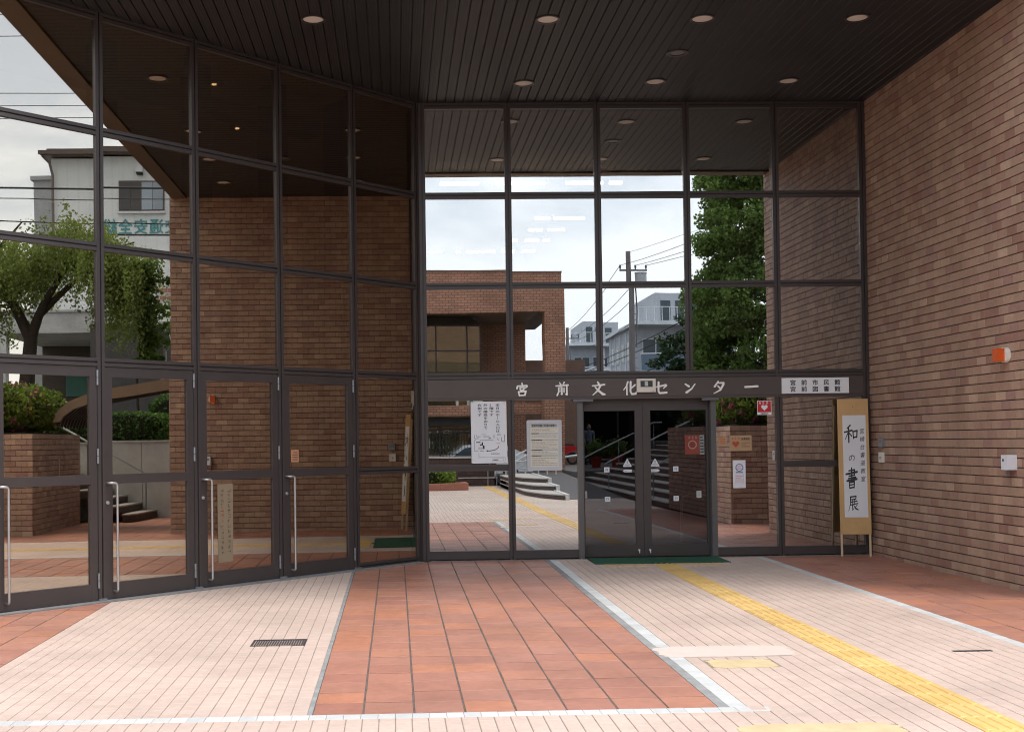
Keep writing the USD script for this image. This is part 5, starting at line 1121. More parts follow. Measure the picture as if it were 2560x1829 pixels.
r0 = thing('slender_tree', 'slim upright bright green young tree mirrored right of the weeping tree', 'tree')
m = MB(); limb(m, (15.2, -6.62, 1.2), (15.2, -6.6, 6.0), .05, .015, 41); part(r0, 'trunk', m, BARK, smooth=60)
cs = [(15.2 + gr.normal() * .22, -6.62 + gr.normal() * .24, z) for z in np.linspace(3.4, 6.2, 44)]
part(r0, 'crown', leaves(clumps(np.array(cs), gr.uniform(.15, .32, 44), 70, 43), .12, 44), LEAF_MID)

def hedge(name, label, x0, x1, y0, y1, z0, z1, n, size, mt, seed, bumpy=.10, group=None, flowers=0, round_=2.6):
    r = np.random.default_rng(seed)
    root = thing(name, label, 'hedge', group)
    core = trimesh.creation.icosphere(4, 1.0); cv = core.vertices
    cv = cv / (np.abs(cv) ** round_).sum(1, keepdims=True) ** (1 / round_)
    core.vertices = cv * np.array([x1 - x0, y1 - y0, z1 - z0]) / 2 * .86 + np.array([(x0 + x1) / 2, (y0 + y1) / 2, (z0 + z1) / 2])
    part(root, 'twigs', MB().tm(core), mat('hedge_twigs', (0.018, 0.022, 0.010), .95))
    d = r.uniform(-1, 1, (n * 3, 3)); d = d[d[:, 2] > -.98]
    d = d / np.maximum((np.abs(d) ** round_).sum(1, keepdims=True) ** (1 / round_), 1e-6)
    d = np.sign(d) * np.abs(d)
    p = np.array([(x0 + x1) / 2, (y0 + y1) / 2, (z0 + z1) / 2]) + d * np.array([x1 - x0, y1 - y0, z1 - z0]) / 2 * r.uniform(.86, 1.0, (len(d), 1))
    w = meshkit.fbm(p * 2.2, 3, seed) - .5
    p += d * w[:, None] * bumpy * 4
    p = p[:n]
    part(root, 'foliage', leaves(p, size, seed + 1), mt)
    if flowers:
        k = r.choice(len(p), flowers * 6)
        q = p[k] + d[:n][k] * .02
        keep = meshkit.noise(q * 2.4, seed + 3) > .58
        q = np.repeat(q[keep][:flowers], 7, 0)
        part(root, 'blossom', leaves(q + r.normal(size=q.shape) * .028, .06, seed + 5), FLOWER)
    return root

# brick planter with azaleas at the corner of the steps
PZ = 1.78
PX0, PX1, PY0, PY1 = 5.93, 9.15, -11.6, -6.72
r0 = thing('brick_planter', 'waist high brick planter holding the azaleas, mirrored at the far left', 'planter')
r0_ = r0
m = MB(); m.box(PX0 + .0125, PX1 - .0125, PY0 + .0125, PY1 - .0125, -.3, PZ - .004); part(r0, 'mortar_core', m, MORTAR)
pf = Frame((PX0, PY1, 0), (0, -1), (-1, 0))
pn = Frame((PX0, PY1, 0), (1, 0), (0, 1))
rest = brick_face(r0, pf, 0, PY1 - PY0, -.06, PZ, .195, .0972, 200, lambda u, z: u)
rest += brick_face(r0, pn, 0, PX1 - PX0, -.06, PZ, .195, .0972, 100, lambda u, z: u)
m = MB()
for _, mesh, fr in rest: m.add(*mesh, fr=fr)
part(r0, 'smaller_bricks', m, BRICK_FIELD, kind='stuff')
m = MB(); m.box(PX0 + .2, PX1 - .2, PY0 + .2, PY1 - .2, PZ - .003, PZ + .03); part(r0, 'soil', m, mat('dark_soil', (0.03, 0.022, 0.015), .95))
hedge('azalea_hedge', 'rounded azalea hedge with magenta flowers on the brick planter', PX0 + .05, PX1 - .05, PY0 + .1, PY1 - .02, PZ, 2.74, 16000, .085, LEAF_LIME, 61, .07, None, 330, 4)
hedge('clipped_hedge', 'clipped dark green hedge on the pale concrete wall, mirrored in the second left door', 11.06, 12.0, -9.3, -5.2, 1.60, 2.26, 7000, .07, LEAF_HEDGE, 71, .03, None, 0, 7)
hedge('clipped_hedge', 'low hedge farther back behind the concrete wall', 14.0, 14.9, -6.4, -4.2, 1.45, 2.75, 2600, .09, LEAF_HEDGE, 75, .05, None, 0, 5)
hedge('low_hedge', 'low bright hedge in a red kerbed bed across the plaza, mirrored beside the paper notice', -4.4, 1.72, -26.0, -24.9, .10, .62, 7000, .08, LEAF_LIME, 81, .03, None, 0, 7)
r0 = thing('planting_bed', 'red tiled kerb round the low hedge across the plaza', 'planter')
KERB = mat('red_kerb', (0.34, 0.13, 0.085), .6, 0, .12, 6, .1)
for k in range(14):
    m = MB(); a = -4.6 + k * .48; v, q = tile_mesh(a, a + .473, -24.85, -24.70, GROUND - .05, .16, .01); m.add(v, q); part(r0, 'kerb_stone', m, KERB)
m = MB(); m.box(1.9, 2.1, -26.1, -24.86, GROUND - .05, .155); m.box(-4.6, 1.895, -26.2, -26.05, GROUND - .05, .155); part(r0, 'kerb_return', m, KERB)

# ------------------------------------------------------------------ concrete wall, steps, passage roof
r0 = thing('concrete_wall', 'pale concrete retaining wall under the clipped hedge, with panel joints', 'wall')
ys = [-9.4, -7.05, -5.85, -4.9, -3.2, -.4]
for a, b in zip(ys[:-1], ys[1:]):
    m = MB(); m.box(11.0, 11.32, a + .006, b - .006, -.2, 1.60); part(r0, 'panel', m, CONCRETE)
m = MB(); m.box(11.02, 11.30, -9.4, -.4, -.2, 1.58); part(r0, 'joint_core', m, mat('wall_joint', (0.16, 0.16, 0.155), .9))
m = MB(); m.box(10.98, 11.34, -9.4, -.4, 1.601, 1.64); part(r0, 'coping', m, CONCRETE)
m = MB(); m.box(11.34, 80, -70, 20, GROUND - .5, 1.40)
part('/World', 'upper_terrace', m, mat('terrace_soil', (0.10, 0.095, 0.08), .9, 0, .3, 2), kind='structure')
STONE = mat('step_stone', (0.25, 0.225, 0.21), .75, 0, .15, 8, .15)
RISER = mat('step_riser', (0.10, 0.07, 0.06), .8, 0, .15, 8)
NOSE = mat('step_nosing', (0.46, 0.43, 0.40), .7, 0, .1, 9)
r0 = thing('garden_steps', 'short flight of stone steps with rounded ends beside the pale concrete wall', 'steps')
for k in range(8):
    y1 = -5.55 - .32 * k; z1 = .10 + .165 * (k + 1) - .13
    x0 = 9.25
    pl_ = Polygon([(x0, y1 - .36), (10.98, y1 - .36), (10.98, y1 + .02 + .02), (9.75, y1 - .06), (9.45, y1 - .12), (x0, y1 - .24)]) if k < 7 else sbox(x0, -9.4, 10.98, y1)
    m = MB(); m.prism(pl_.buffer(-.012), z1 - .175, z1 - .03); part(r0, 'riser', m, RISER)
    m = MB(); m.prism(pl_, z1 - .03, z1); part(r0, 'tread', m, NOSE)
r0 = thing('step_handrail', 'thin steel handrail sloping down along the pale concrete wall', 'handrail')
m = MB(); m.tube([(10.75, -8.0, 2.25), (10.75, -5.70, .90)], .022, 8); part(r0, 'rail', m, STEEL, smooth=True)
for y, zt in ((-7.9, 2.19), (-5.72, .91)):
    m = MB(); m.tube([(10.75, y, zt - 1.0), (10.75, y, zt)], .018, 8); part(r0, 'post', m, DULLSTEEL, smooth=True)
r0 = thing('passage_roof', 'brown curved roof over the passage, mirrored above the planter', 'roof')
out = [(-2.0, 3.05), (-4.4, 2.79), (-5.6, 2.60), (-6.05, 2.51), (-6.37, 2.38), (-6.6, 2.18), (-6.66, 2.0)]
inn = [(-6.54, 2.0), (-6.48, 2.10), (-6.28, 2.24), (-6.0, 2.33), (-5.6, 2.40), (-4.4, 2.58), (-2.0, 2.84)]
def sheet(poly, x0, x1):
    t = trimesh.creation.extrude_polygon(Polygon(poly), x1 - x0, engine='earcut'); v = np.array(t.vertices)
    return np.stack([v[:, 2] + x0, v[:, 0], v[:, 1]], 1), np.asarray(t.faces)
ROOFB = mat('roof_brown', (0.20, 0.135, 0.085), .5, .1, .1, 3)
part(r0, 'fascia', MB().add(*sheet(out + inn, 7.0, 7.06)), ROOFB)
thin = [(y, z - .06) for y, z in out]
part(r0, 'covering', MB().add(*sheet(out + [(y + .02, z) for y, z in thin[::-1]], 7.061, 9.1)), mat('roof_under', (0.06, 0.045, 0.035), .5))
for k in range(9):
    a = 7.15 + k * .22
    part(r0, 'rib', MB().add(*sheet([(y + .03, z - .062) for y, z in out[1:]] + [(y + .07, z - .12) for y, z in out[1:][::-1]], a, a + .05)), mat('roof_rib', (0.05, 0.038, 0.03), .4, .3))
for x in (7.1, 9.0):
    m = MB(); m.tube([(x, -2.6, -.05), (x, -2.6, 2.85)], .04, 8); part(r0, 'post', m, FRAME)
r0 = thing('wall_plate', 'pale narrow plate on the shaded side of the brick planter', 'plate')
m = MB(); m.box(7.55, 7.62, PY1 + .001, PY1 + .012, .92, 1.32); part(r0, 'plate', m, mat('plate_beige', (0.42, 0.36, 0.26), .7))

# broad side steps beyond the planter, rising to the right
r0 = thing('broad_steps', 'broad brown steps with pale edges rising beyond the planter, mirrored in the sliding doors', 'steps')
for k in range(9):
    x0 = 5.95 + .33 * k; z1 = GROUND + .155 * (k + 1)
    far = -26.5 + .2 * k
    m = MB(); m.box(x0, 9.2 if k == 8 else x0 + .36, far, PY0 - .05, GROUND - .2, z1 - .032); part(r0, 'riser', m, mat('brown_riser', (0.115, 0.062, 0.05), .7, 0, .15, 6))
    m = MB(); m.box(x0 - .025, 11.3 if k == 8 else x0 + .335, far, PY0 - .05, z1 - .032, z1); part(r0, 'tread', m, NOSE)
for y, lab in ((-13.6, 'near'), (-20.0, 'middle'), (-25.4, 'far')):
    r0 = thing('stair_handrail', f'{lab} steel handrail climbing the broad brown steps', 'handrail')
    m = MB(); m.tube([(5.9, y, .78), (6.0, y, .84), (8.6, y, 2.08), (8.9, y, 2.08)], .024, 8); part(r0, 'rail', m, STEEL, smooth=True)
    for x, zt in ((6.0, .84), (7.3, 1.46), (8.6, 2.08)):
        m = MB(); m.tube([(x, y, max(GROUND, zt - 1.1)), (x, y, zt)], .02, 8); part(r0, 'post', m, DULLSTEEL, smooth=True)

# ------------------------------------------------------------------ plaza, ramp and its steps
FARLIGHT = brick_wall_mat('far_light_paving', ((0.52, 0.44, 0.38), (0.56, 0.475, 0.41)), (0.27, 0.22, 0.20), .4, .0945, 'x', .6, .006)
PAVEM = usdkit.material(stage, '/World/Looks/plaza_tiles', {
    'g': ('geometry', {}), 'map': ('mapping', {'rotation': (0, 0, math.pi / 2)}),
    'b': ('brick_texture', {'color1': (0.54, 0.44, 0.37), 'color2': (0.58, 0.47, 0.40), 'mortar': (0.24, 0.19, 0.17), 'scale': 1.0, 'mortar_size': .005, 'brick_width': .8, 'row_height': .0945}),
    'n': ('noise_texture', {'scale': .5, 'detail': 6.0}), 'nr': ('rgb_ramp', {'ramp': [(.3, (.85, .85, .85)), (.65, (1.05, 1.05, 1.05))]}), 'm': ('mix', {'mix_type': 'multiply', 'fac': 1.0}),
    'p': ('principled_bsdf', {'roughness': .6})},
    [('g.position', 'map.vector'), ('map.vector', 'b.vector'), ('g.position', 'n.vector'), ('n.fac', 'nr.fac'), ('b.color', 'm.color1'), ('nr.color', 'm.color2'), ('m.color', 'p.base_color')], surface='p.BSDF')
m = MB(); m.box(-60, 5.9, -28.4, -12.0, GROUND - .1, GROUND - .002); part('/World', 'plaza_paving', m, PAVEM, kind='structure')
m = MB(); m.box(-60, -9.0, -12.0, 20, GROUND - .1, GROUND - .002); part('/World', 'plaza_paving', m, PAVEM, kind='structure')
root = structure('tactile_strip_far')
def ramp_z(y): return GROUND + max(0.0, -17.0 - y) * .031
m = MB(); v = [(4.15, -17.0, GROUND + .003), (5.94, -17.0, GROUND + .003), (5.94, -60, ramp_z(-60)), (2.2, -60, ramp_z(-60)), (2.6, -21.5, ramp_z(-21.5))]
m.prism(Polygon([(4.12, -17), (5.94, -17), (5.94, -60), (3.5, -60), (3.5, -27.6), (4.3, -27.45)]), 0, .3)
vv, ff = m.get(); vv = vv.copy(); vv[:, 2] = vv[:, 2] - .3 + .004 + GROUND + np.maximum(0, -17 - vv[:, 1]) * .031
part('/World', 'asphalt_ramp', (vv, ff), mat('ramp_asphalt', (0.105, 0.098, 0.10), .85, 0, .15, 20, .3, 90), kind='structure')
stage.RemovePrim(root)
r0 = thing('ramp_steps', 'three low curved steps with white edges beside the asphalt ramp', 'steps')
WNOSE = mat('white_nosing', (0.66, 0.64, 0.62), .6)
for k in range(3):
    y1 = -16.8 - 2.6 * k; z1 = GROUND + .14 * (k + 1)
    pl_ = Polygon([(4.2 + .1 * k, y1), (4.0 + .05 * k, y1 - .5), (3.75, y1 - 1.2), (3.55, y1 - 2.4), (3.45, y1 - 3.2), (3.45, -27.5), (4.2 + .1 * k, -27.5)])
    m = MB(); m.prism(pl_, GROUND - .1, z1 - .03); part(r0, 'riser', m, RISER)
    m = MB(); m.prism(pl_.buffer(.02), z1 - .03, z1); part(r0, 'tread', m, NOSE)
    m = MB(); m.prism(Polygon([(4.23 + .1 * k, y1 + .1), (4.33 + .1 * k, y1 + .1), (4.40 + .1 * k, y1 - 5.5), (4.30 + .1 * k, y1 - 5.5)]), GROUND - .05, z1 + .012); part(r0, 'white_edge', m, WNOSE)
for k in range(3):
    r0 = thing('pipe_barrier', ['left', 'middle', 'right'][k] + ' one of the white pipe rails sloping up beside the low curved steps', 'rail')
    x = 3.75 + .33 * k; y = -28.0
    m = MB()
    for dz in (0, .28):
        m.tube([(x - .45, y, .48 + dz), (x - .05, y, .50 + dz), (x + 1.15, y - .2, 1.15 + dz)], .032, 8)
    part(r0, 'rail', m, mat('white_pipe', (0.66, 0.66, 0.66), .4), smooth=True)
    m = MB(); m.tube([(x - .05, y, GROUND), (x - .05, y, .78)], .028, 8); m.tube([(x + 1.1, y - .2, GROUND), (x + 1.1, y - .2, 1.4)], .028, 8); part(r0, 'post', m, mat('white_pipe', (0.66, 0.66, 0.66), .4))

# low dark wall, fence
r0 = thing('low_wall', 'low dark tiled wall with two pale ledges behind the low hedge', 'wall')
m = MB(); m.box(-14, 3.3, -28.8, -28.42, GROUND - .1, .95); part(r0, 'body', m, brick_wall_mat('dark_tile_wall', ((0.10, 0.062, 0.05), (0.075, 0.048, 0.04)), (0.03, 0.02, 0.018), .3, .16, 'x'))
m = MB(); m.box(-14, 3.3, -28.9, -28.38, .951, 1.02); part(r0, 'coping', m, NOSE)
for z in (.22, .52):
    m = MB(); m.tube([(1.95, -28.3, z), (3.4, -28.3, z)], .022, 6); part(r0, 'ledge_rail', m, mat('pale_rail', (0.40, 0.36, 0.32), .5))
for x in (3.05, 3.38):
    m = MB(); m.tube([(x, -28.3, GROUND), (x, -28.3, .85)], .022, 6); part(r0, 'rail_post', m, DULLSTEEL)
BLACKM = mat('black_steel', (0.018, 0.018, 0.02), .4, .3)
r0 = thing('bar_fence', 'black steel bar fence on the low dark wall, in front of the white car', 'fence')
for k in range(66):
    x = -4.4 + k * .115
    m = MB(); m.tube([(x, -28.62, 1.02), (x, -28.62, 1.95)], .011, 6); part(r0, 'bar', m, BLACKM)
for z in (1.10, 1.88):
    m = MB(); m.box(-4.45, 3.15, -28.64, -28.60, z, z + .03); part(r0, 'rail', m, BLACKM)

# ------------------------------------------------------------------ the brick wing across the plaza
WY = -30.0
REARX, PARZ = 5.25, 5.15
FB = brick_wall_mat('wing_brick', ((0.44, 0.225, 0.145), (0.35, 0.175, 0.115)), (0.13, 0.075, 0.055), .24, .1, 'x', .7, .010)
FBY = brick_wall_mat('wing_brick_side', ((0.44, 0.225, 0.145), (0.35, 0.175, 0.115)), (0.13, 0.075, 0.055), .24, .1, 'y', .7, .010)
r0 = thing('brick_wing', 'red brick wing with a deep overhang mirrored in the left half of the front glass', 'building')
m = MB(); m.box(-14, 6.10, WY - .5, WY, 6.43, 7.97); part(r0, 'brick_beam', m, FB)
m = MB(); m.box(-14, 6.12, WY - .52, WY + .02, 7.971, 8.03); part(r0, 'coping', m, mat('wing_coping', (0.16, 0.10, 0.075), .6))
m = MB(); m.box(5.34, 6.10, WY - .9, WY - .001, GROUND, 6.429); part(r0, 'pillar', m, FB)
m = MB(); m.box(-14, 6.09, WY - 9.6, WY - .51, 6.62, 6.66); part(r0, 'soffit', m, mat('wing_soffit', (0.09, 0.065, 0.045), .6))
for k in range(24):
    y = WY - .6 - k * .37
    m = MB(); m.box(-2, 5.3, y - .34, y, 6.55, 6.615); part(r0, 'soffit_plank', m, mat('wing_plank', (0.135, 0.095, 0.062), .5))
m = MB(); m.box(-14, REARX, WY - 9.5, WY - 6.0, GROUND, 6.54); part(r0, 'rear_wall', m, FB)
m = MB(); m.box(REARX + .002, 8.2, WY - 9.0, WY - 8.6, GROUND, PARZ); part(r0, 'rear_parapet', m, mat('wing_parapet', (0.15, 0.085, 0.06), .8))
m = MB(); m.box(REARX + .05, REARX + .4, WY - 7.4, WY - 7.1, 3.9, 4.3); part(r0, 'vent_box', m, CREAM)
BAYG = glass_mat('wing_glass', (0.36, 0.36, 0.33), (0.55, 0.55, 0.48))
m = MB(); m.box(-3, 3.08, WY - 5.9, WY - 2.02, GROUND, 6.12); part(r0, 'bay_core', m, mat('bay_curtain', (0.34, 0.31, 0.25), .8, 0, .15, 1))
xs = [-2.6, -1.0, .15, 1.36, 2.60, 3.12][::-1]
zs = [.9, 2.4, 3.9, 5.13, 6.12]
for a, b in zip(xs[1:], xs[:-1]):
    for c_, d_ in zip(zs[:-1], zs[1:]):
        m = MB(); m.box(a + .03, b - .03, WY - 2.0, WY - 1.985, c_ + .03, d_ - .03); part(r0, 'pane', m, BAYG)
for x in xs:
    m = MB(); m.box(x - .03, x + .03, WY - 2.02, WY - 1.94, GROUND, 6.12); part(r0, 'mullion', m, FRAME)
for z in zs:
    m = MB(); m.box(-2.57, 3.09, WY - 2.02, WY - 1.945, z - .03, z + .03); part(r0, 'transom', m, FRAME)
m = MB(); m.add([(-3, WY - 1.9, 6.15), (3.2, WY - 1.9, 6.15), (2.75, WY - 2.3, 6.5), (-3, WY - 2.3, 6.5)], np.array([[0, 1, 2, 3]])); m.box(-3, 3.05, WY - 2.6, WY - 2.31, 6.14, 6.5); part(r0, 'bay_roof', m, mat('bay_roof_metal', (0.17, 0.165, 0.16), .35, .6))
m = MB(); m.box(-14, 5.33, WY - 1.2, WY - .9, 2.55, 2.95); part(r0, 'lower_band', m, FB)
m = MB(); m.box(-14, 2.9, WY - 1.9, WY - 1.3, 2.2, 2.5); part(r0, 'lower_soffit', m, LOBBYDARK)

# ------------------------------------------------------------------ flats, poles, wires
FLATW = mat('flat_white', (0.62, 0.64, 0.66), .8, 0, .06, .6, stain=.1)
FLATG = mat('flat_grey', (0.44, 0.46, 0.50), .8, 0, .08, .6, stain=.12)
WIN = mat('window_glass_dark', (0.04, 0.055, 0.065), .08, 0, .2, .5)
RAILB = mat('balcony_blue', (0.10, 0.14, 0.19), .3)
def flats(name, label, x0, y0, w, dpt, floors, fh, z0, penthouse=True):
    r0 = thing(name, label, 'building')
    H = z0 + floors * fh
    m = MB(); m.box(x0, x0 + w, y0 - dpt, y0, -1, H); part(r0, 'wall', m, FLATG)
    m = MB(); m.box(x0 - .25, x0 + w + .25, y0 - dpt - .25, y0 + 1.35, H + .001, H + .22); part(r0, 'roof_slab', m, FLATW)
    for f in range(floors):
        z = z0 + f * fh
        m = MB(); m.box(x0 + .15, x0 + w, y0 + .001, y0 + 1.25, z - .16, z); part(r0, 'balcony_slab', m, FLATW)
        m = MB(); m.box(x0 + .2, x0 + w * .55, y0 + 1.18, y0 + 1.22, z + .02, z + 1.05); part(r0, 'balcony_panel', m, RAILB)
        m = MB(); m.box(x0 + .15, x0 + w, y0 + 1.16, y0 + 1.24, z + 1.06, z + 1.13)
        for k in range(5): m.box(x0 + w * .55 + k * .5, x0 + w * .55 + k * .5 + .06, y0 + 1.18, y0 + 1.22, z + .02, z + 1.06)
        part(r0, 'balcony_rail', m, FLATW)
        m = MB(); m.box(x0 + w * .5, x0 + w * .5 + .12, y0 + 1.0, y0 + 1.12, z, z + fh - .17); part(r0, 'balcony_post', m, FLATW)
        for k in range(3):
            a = x0 + .5 + k * (w - 1) / 3
            m = MB(); m.box(a, a + (w - 1) / 3 - .3, y0 + .001, y0 + .05, z + .1, z + 2.1); fp = part(r0, 'window', m, FLATW)
            m = MB()
            h_ = (w - 1) / 6 - .2
            m.box(a + .06, a + .06 + h_, y0 + .051, y0 + .06, z + .16, z + 2.04); m.box(a + .14 + h_, a + .14 + 2 * h_ - .05, y0 + .051, y0 + .06, z + .16, z + 2.04); part(fp, 'pane', m, WIN)
        for k in range(4):
            yy = y0 - 1.2 - k * (dpt - 1.5) / 4
            m = MB(); m.box(x0 - .04, x0 - .001, yy - .9, yy, z + .8, z + 2.0); fp = part(r0, 'window', m, FLATW)
            m = MB(); m.box(x0 - .05, x0 - .041, yy - .84, yy - .06, z + .86, z + 1.94); part(fp, 'pane', m, WIN)
            m = MB(); m.box(x0 - .06, x0 - .001, yy - 1.4, yy - 1.25, z - .16, z + fh - .17); part(r0, 'pilaster', m, FLATW)
    if penthouse:
        m = MB(); m.box(x0 + w * .25, x0 + w * .8, y0 - dpt + 1, y0 - 1.2, H + .221, H + 2.3); part(r0, 'penthouse', m, FLATG)
        for k in range(3):
            a = x0 + w * .30 + k * w * .15
            m = MB(); m.box(a, a + w * .10, y0 - 1.19, y0 - 1.17, H + .5, H + 1.8); part(r0, 'penthouse_window', m, WIN)
        m = MB(); m.box(x0 + .1, x0 + w, y0 + .9, y0 + .94, H + 1.12, H + 1.17)
        for k in range(14): m.box(x0 + .1 + k * (w - .2) / 13, x0 + .14 + k * (w - .2) / 13, y0 + .9, y0 + .94, H + .22, H + 1.12)
        part(r0, 'roof_railing', m, FLATW)
    return r0
flats('block_of_flats', 'pale block of flats with blue balcony panels behind the power pole, nearest of the three', 14.75, -60, 6.5, 9.0, 3, 2.85, .1)
flats('block_of_flats', 'farthest pale block of flats between the power poles, partly hidden by wires', 15.1, -92, 6.0, 10, 3, 3.05, .75)
flats('block_of_flats', 'small pale block of flats in the gap between the other two', 14.6, -76, 5.0, 6, 2, 3.1, .5, False)
POLE = mat('pole_concrete', (0.17, 0.15, 0.145), .85, 0, .15, 4)
POLEM = mat('pole_iron', (0.14, 0.14, 0.15), .6, .3)
def pole(label, x, y, top, arm, trafo=True):
    r0 = thing('power_pole', label, 'power pole')
    m = MB(); m.tube([(x, y, -1), (x, y, top)], [.20, .12], 12); part(r0, 'mast', m, POLE, smooth=60)
    m = MB(); m.box(x - .45, x + .95, y - .05, y + .05, arm - .30, arm - .22); part(r0, 'crossarm', m, POLEM)
    for dx in (-.42, .35, .9):
        m = MB(); m.tube([(x + dx, y, arm - .22), (x + dx, y, arm - .05), (x + dx, y, arm + .03)], [.03, .06, .035], 8); part(r0, 'insulator', m, POLEM)
    if trafo:
        m = MB(); m.disc((x + .62, y, arm - .72), (0, 0, 1), .30, .62, 18); m.disc((x + .62, y, arm - .40), (0, 0, 1), .32, .04, 18); part(r0, 'transformer', m, mat('trafo_grey', (0.42, 0.43, 0.44), .6, .1), smooth=40)
        m = MB(); m.box(x - .02, x + .8, y - .05, y + .05, arm - 1.12, arm - 1.05); part(r0, 'bracket', m, POLEM)
    m = MB()
    for k in range(8): m.box(x + .13, x + .28, y - .03, y + .03, arm - 2.0 - k * .55, arm - 1.97 - k * .55)
    m.tube([(x + .2, y, arm - 1.2), (x + .28, y, arm - 2.4), (x + .22, y, arm - 4.2)], .035, 6)
    part(r0, 'climbing_rung', m, POLEM)
pole('near concrete power pole with a transformer mirrored in the middle of the front glass', 11.66, -45, 11.15, 10.42)
pole('far thin power pole mirrored just right of the brick wing', 13.3, -80, 10.45, 9.9, False)
WIRE = mat('wire_black', (0.015, 0.015, 0.017), .6)
def wire(label, p, q, sag, r=.016, group=None):
    p, q = np.array(p, float), np.array(q, float)
    t = np.linspace(0, 1, 17)[:, None]
    pts = p + (q - p) * t - np.array([0, 0, sag]) * (4 * t * (1 - t))
    m = MB(); m.tube(pts, r, 5)
    part('/World', 'power_line', m, WIRE, True, label, 'power line', group)
G1 = 'wires from the near pole up to the right'
for k, (dx, za, q) in enumerate(((0, 11.1, (19, -27, 12.6)), (-.42, 10.42, (18.6, -27, 12.2)), (.35, 10.42, (19.0, -27, 11.7)), (.9, 10.42, (19.4, -27, 11.3)))):
    wire(['thin topmost', 'second', 'third', 'lowest'][k] + ' black wire rising from the near power pole towards the tall evergreen', (11.66 + dx, -45, za), q, .35, .014 if k else .009, G1)
G2 = 'wires between the two power poles'
for k, (dx, za, zb) in enumerate(((-.42, 10.42, 9.95), (0, 9.3, 9.6), (0, 8.6, 9.3), (.2, 7.6, 8.8))):
    wire(['topmost', 'second', 'third', 'lowest'][k] + ' black wire sagging between the near and the far power pole', (11.66 + dx, -45, za), (13.3 + dx, -80, zb), .45, .016, G2)
for k, (za, zb) in enumerate(((6.6, 8.4), (6.3, 7.9), (5.0, 6.6))):
    wire(['upper', 'middle', 'lowest'][k] + ' service cable crossing in front of the flats', (9.5, -62, za - 1.2), (15.6, -40, zb), .3, .025)

# ------------------------------------------------------------------ white building and street mirrored in the left glass
SIDING = usdkit.material(stage, '/World/Looks/white_siding', {
    'g': ('geometry', {}), 'w': ('wave_texture', {'wave_type': 'bands', 'bands_direction': 'y', 'scale': 2 * math.pi / 20 / .42}), 'wr': ('rgb_ramp', {'ramp': [(0, (.93, .93, .93)), (.15, (1, 1, 1)), (1, (1, 1, 1))]}),
    'n': ('noise_texture', {'scale': .5, 'detail': 5.0}), 'r': ('rgb_ramp', {'ramp': [(.3, (.68, .72, .75)), (.7, (.76, .79, .81))]}), 'm': ('mix', {'mix_type': 'multiply', 'fac': 1.0}), 'p': ('principled_bsdf', {'roughness': .6})},
    [('g.position', 'w.vector'), ('w.fac', 'wr.fac'), ('g.position', 'n.vector'), ('n.fac', 'r.fac'), ('r.color', 'm.color1'), ('wr.color', 'm.color2'), ('m.color', 'p.base_color')], surface='p.BSDF')
r0 = thing('white_building', 'white sided building with a brown eave and teal lettering mirrored in the left glass', 'building')
m = MB(); m.box(30, 44, -13.2, 2, 0, 12.45); part(r0, 'wall', m, SIDING)
m = MB(); m.box(29.6, 44.3, -13.5, 2.4, 12.50, 12.60); m.box(29.5, 29.62, -13.55, 2.4, 12.52, 12.66); m.box(29.75, 44, -13.3, 2.2, 12.60, 12.78); part(r0, 'roof', m, mat('eave_brown', (0.10, 0.072, 0.062), .5))
m = MB(); m.tube([(29.7, -13.45, 12.5), (29.85, -13.22, 12.25), (29.9, -13.12, 11.8), (29.9, -13.12, 1.5)], .05, 8); part(r0, 'downpipe', m, mat('pipe_brown', (0.16, 0.13, 0.125), .5))
m = MB(); m.box(29.93, 30.0, -10.66, -8.95, 10.36, 11.52); fp = part(r0, 'window', m, mat('window_brown', (0.09, 0.075, 0.07), .5))
for k, tone in enumerate(((.05, .05, .055), (.055, .05, .05), (.30, .36, .42), (.26, .31, .36))):
    a = -10.60 + k * .405
    m = MB(); m.box(29.915, 29.93, a, a + .385, 10.42, 11.46); part(fp, 'pane', m, mat(f'pane_tone_{k}', tone, .08, 0, .2, .6))
m = MB(); m.box(29.88, 30.0, -10.72, -8.9, 10.28, 10.36); part(r0, 'window_sill', m, FLATW)
m = MB(); m.box(29.75, 30.0, -9.98, -9.72, 11.82, 12.08); vv_ = part(r0, 'vent_hood', m, FLATW)
m = MB(); m.box(29.78, 29.98, -9.96, -9.74, 11.74, 11.815); part(vv_, 'vent_grille', m, GASKET)
m = MB(); m.box(30.5, 40, -14.0, -13.25, 0, 11.75); m.box(30.4, 40.1, -14.1, -13.25, 11.751, 11.9); part(r0, 'annex', m, mat('annex_grey', (0.40, 0.42, 0.44), .7))
WB = Frame((30, 0, 0), (0, -1), (-1, 0))
for k, ch in enumerate('総全安通交'[::1]):
    yy = -11.30 + k * .585
    part(r0, 'character', MB(WB).plate(put(glyph(ch), -yy - .56, 9.50, .55, .60), 0.0, .02), TEAL)
m = MB(); m.box(24.0, 29.9, -13.4, -9.4, 5.28, 5.95); m.box(23.95, 30, -13.45, -9.35, 5.951, 6.02); part(r0, 'balcony', m, mat('balcony_white', (0.55, 0.56, 0.57), .8, 0, .1, 2, stain=.25))
m = MB(); m.box(24.0, 24.35, -9.85, -9.5, 0, 5.279); part(r0, 'balcony_column', m, FLATW)
m = MB(); m.box(24.0, 24.35, -13.3, -12.95, 0, 5.279); part(r0, 'balcony_column', m, FLATW)
m = MB(); m.box(29.3, 29.9, -13.3, -9.0, 0, 5.27); part(r0, 'undercroft', m, mat('undercroft_brown', (0.085, 0.07, 0.06), .9))
m = MB(); m.box(29.25, 29.299, -12.4, -11.2, 3.4, 4.6); part(r0, 'green_panel', m, mat('green_panel', (0.05, 0.16, 0.13), .6))
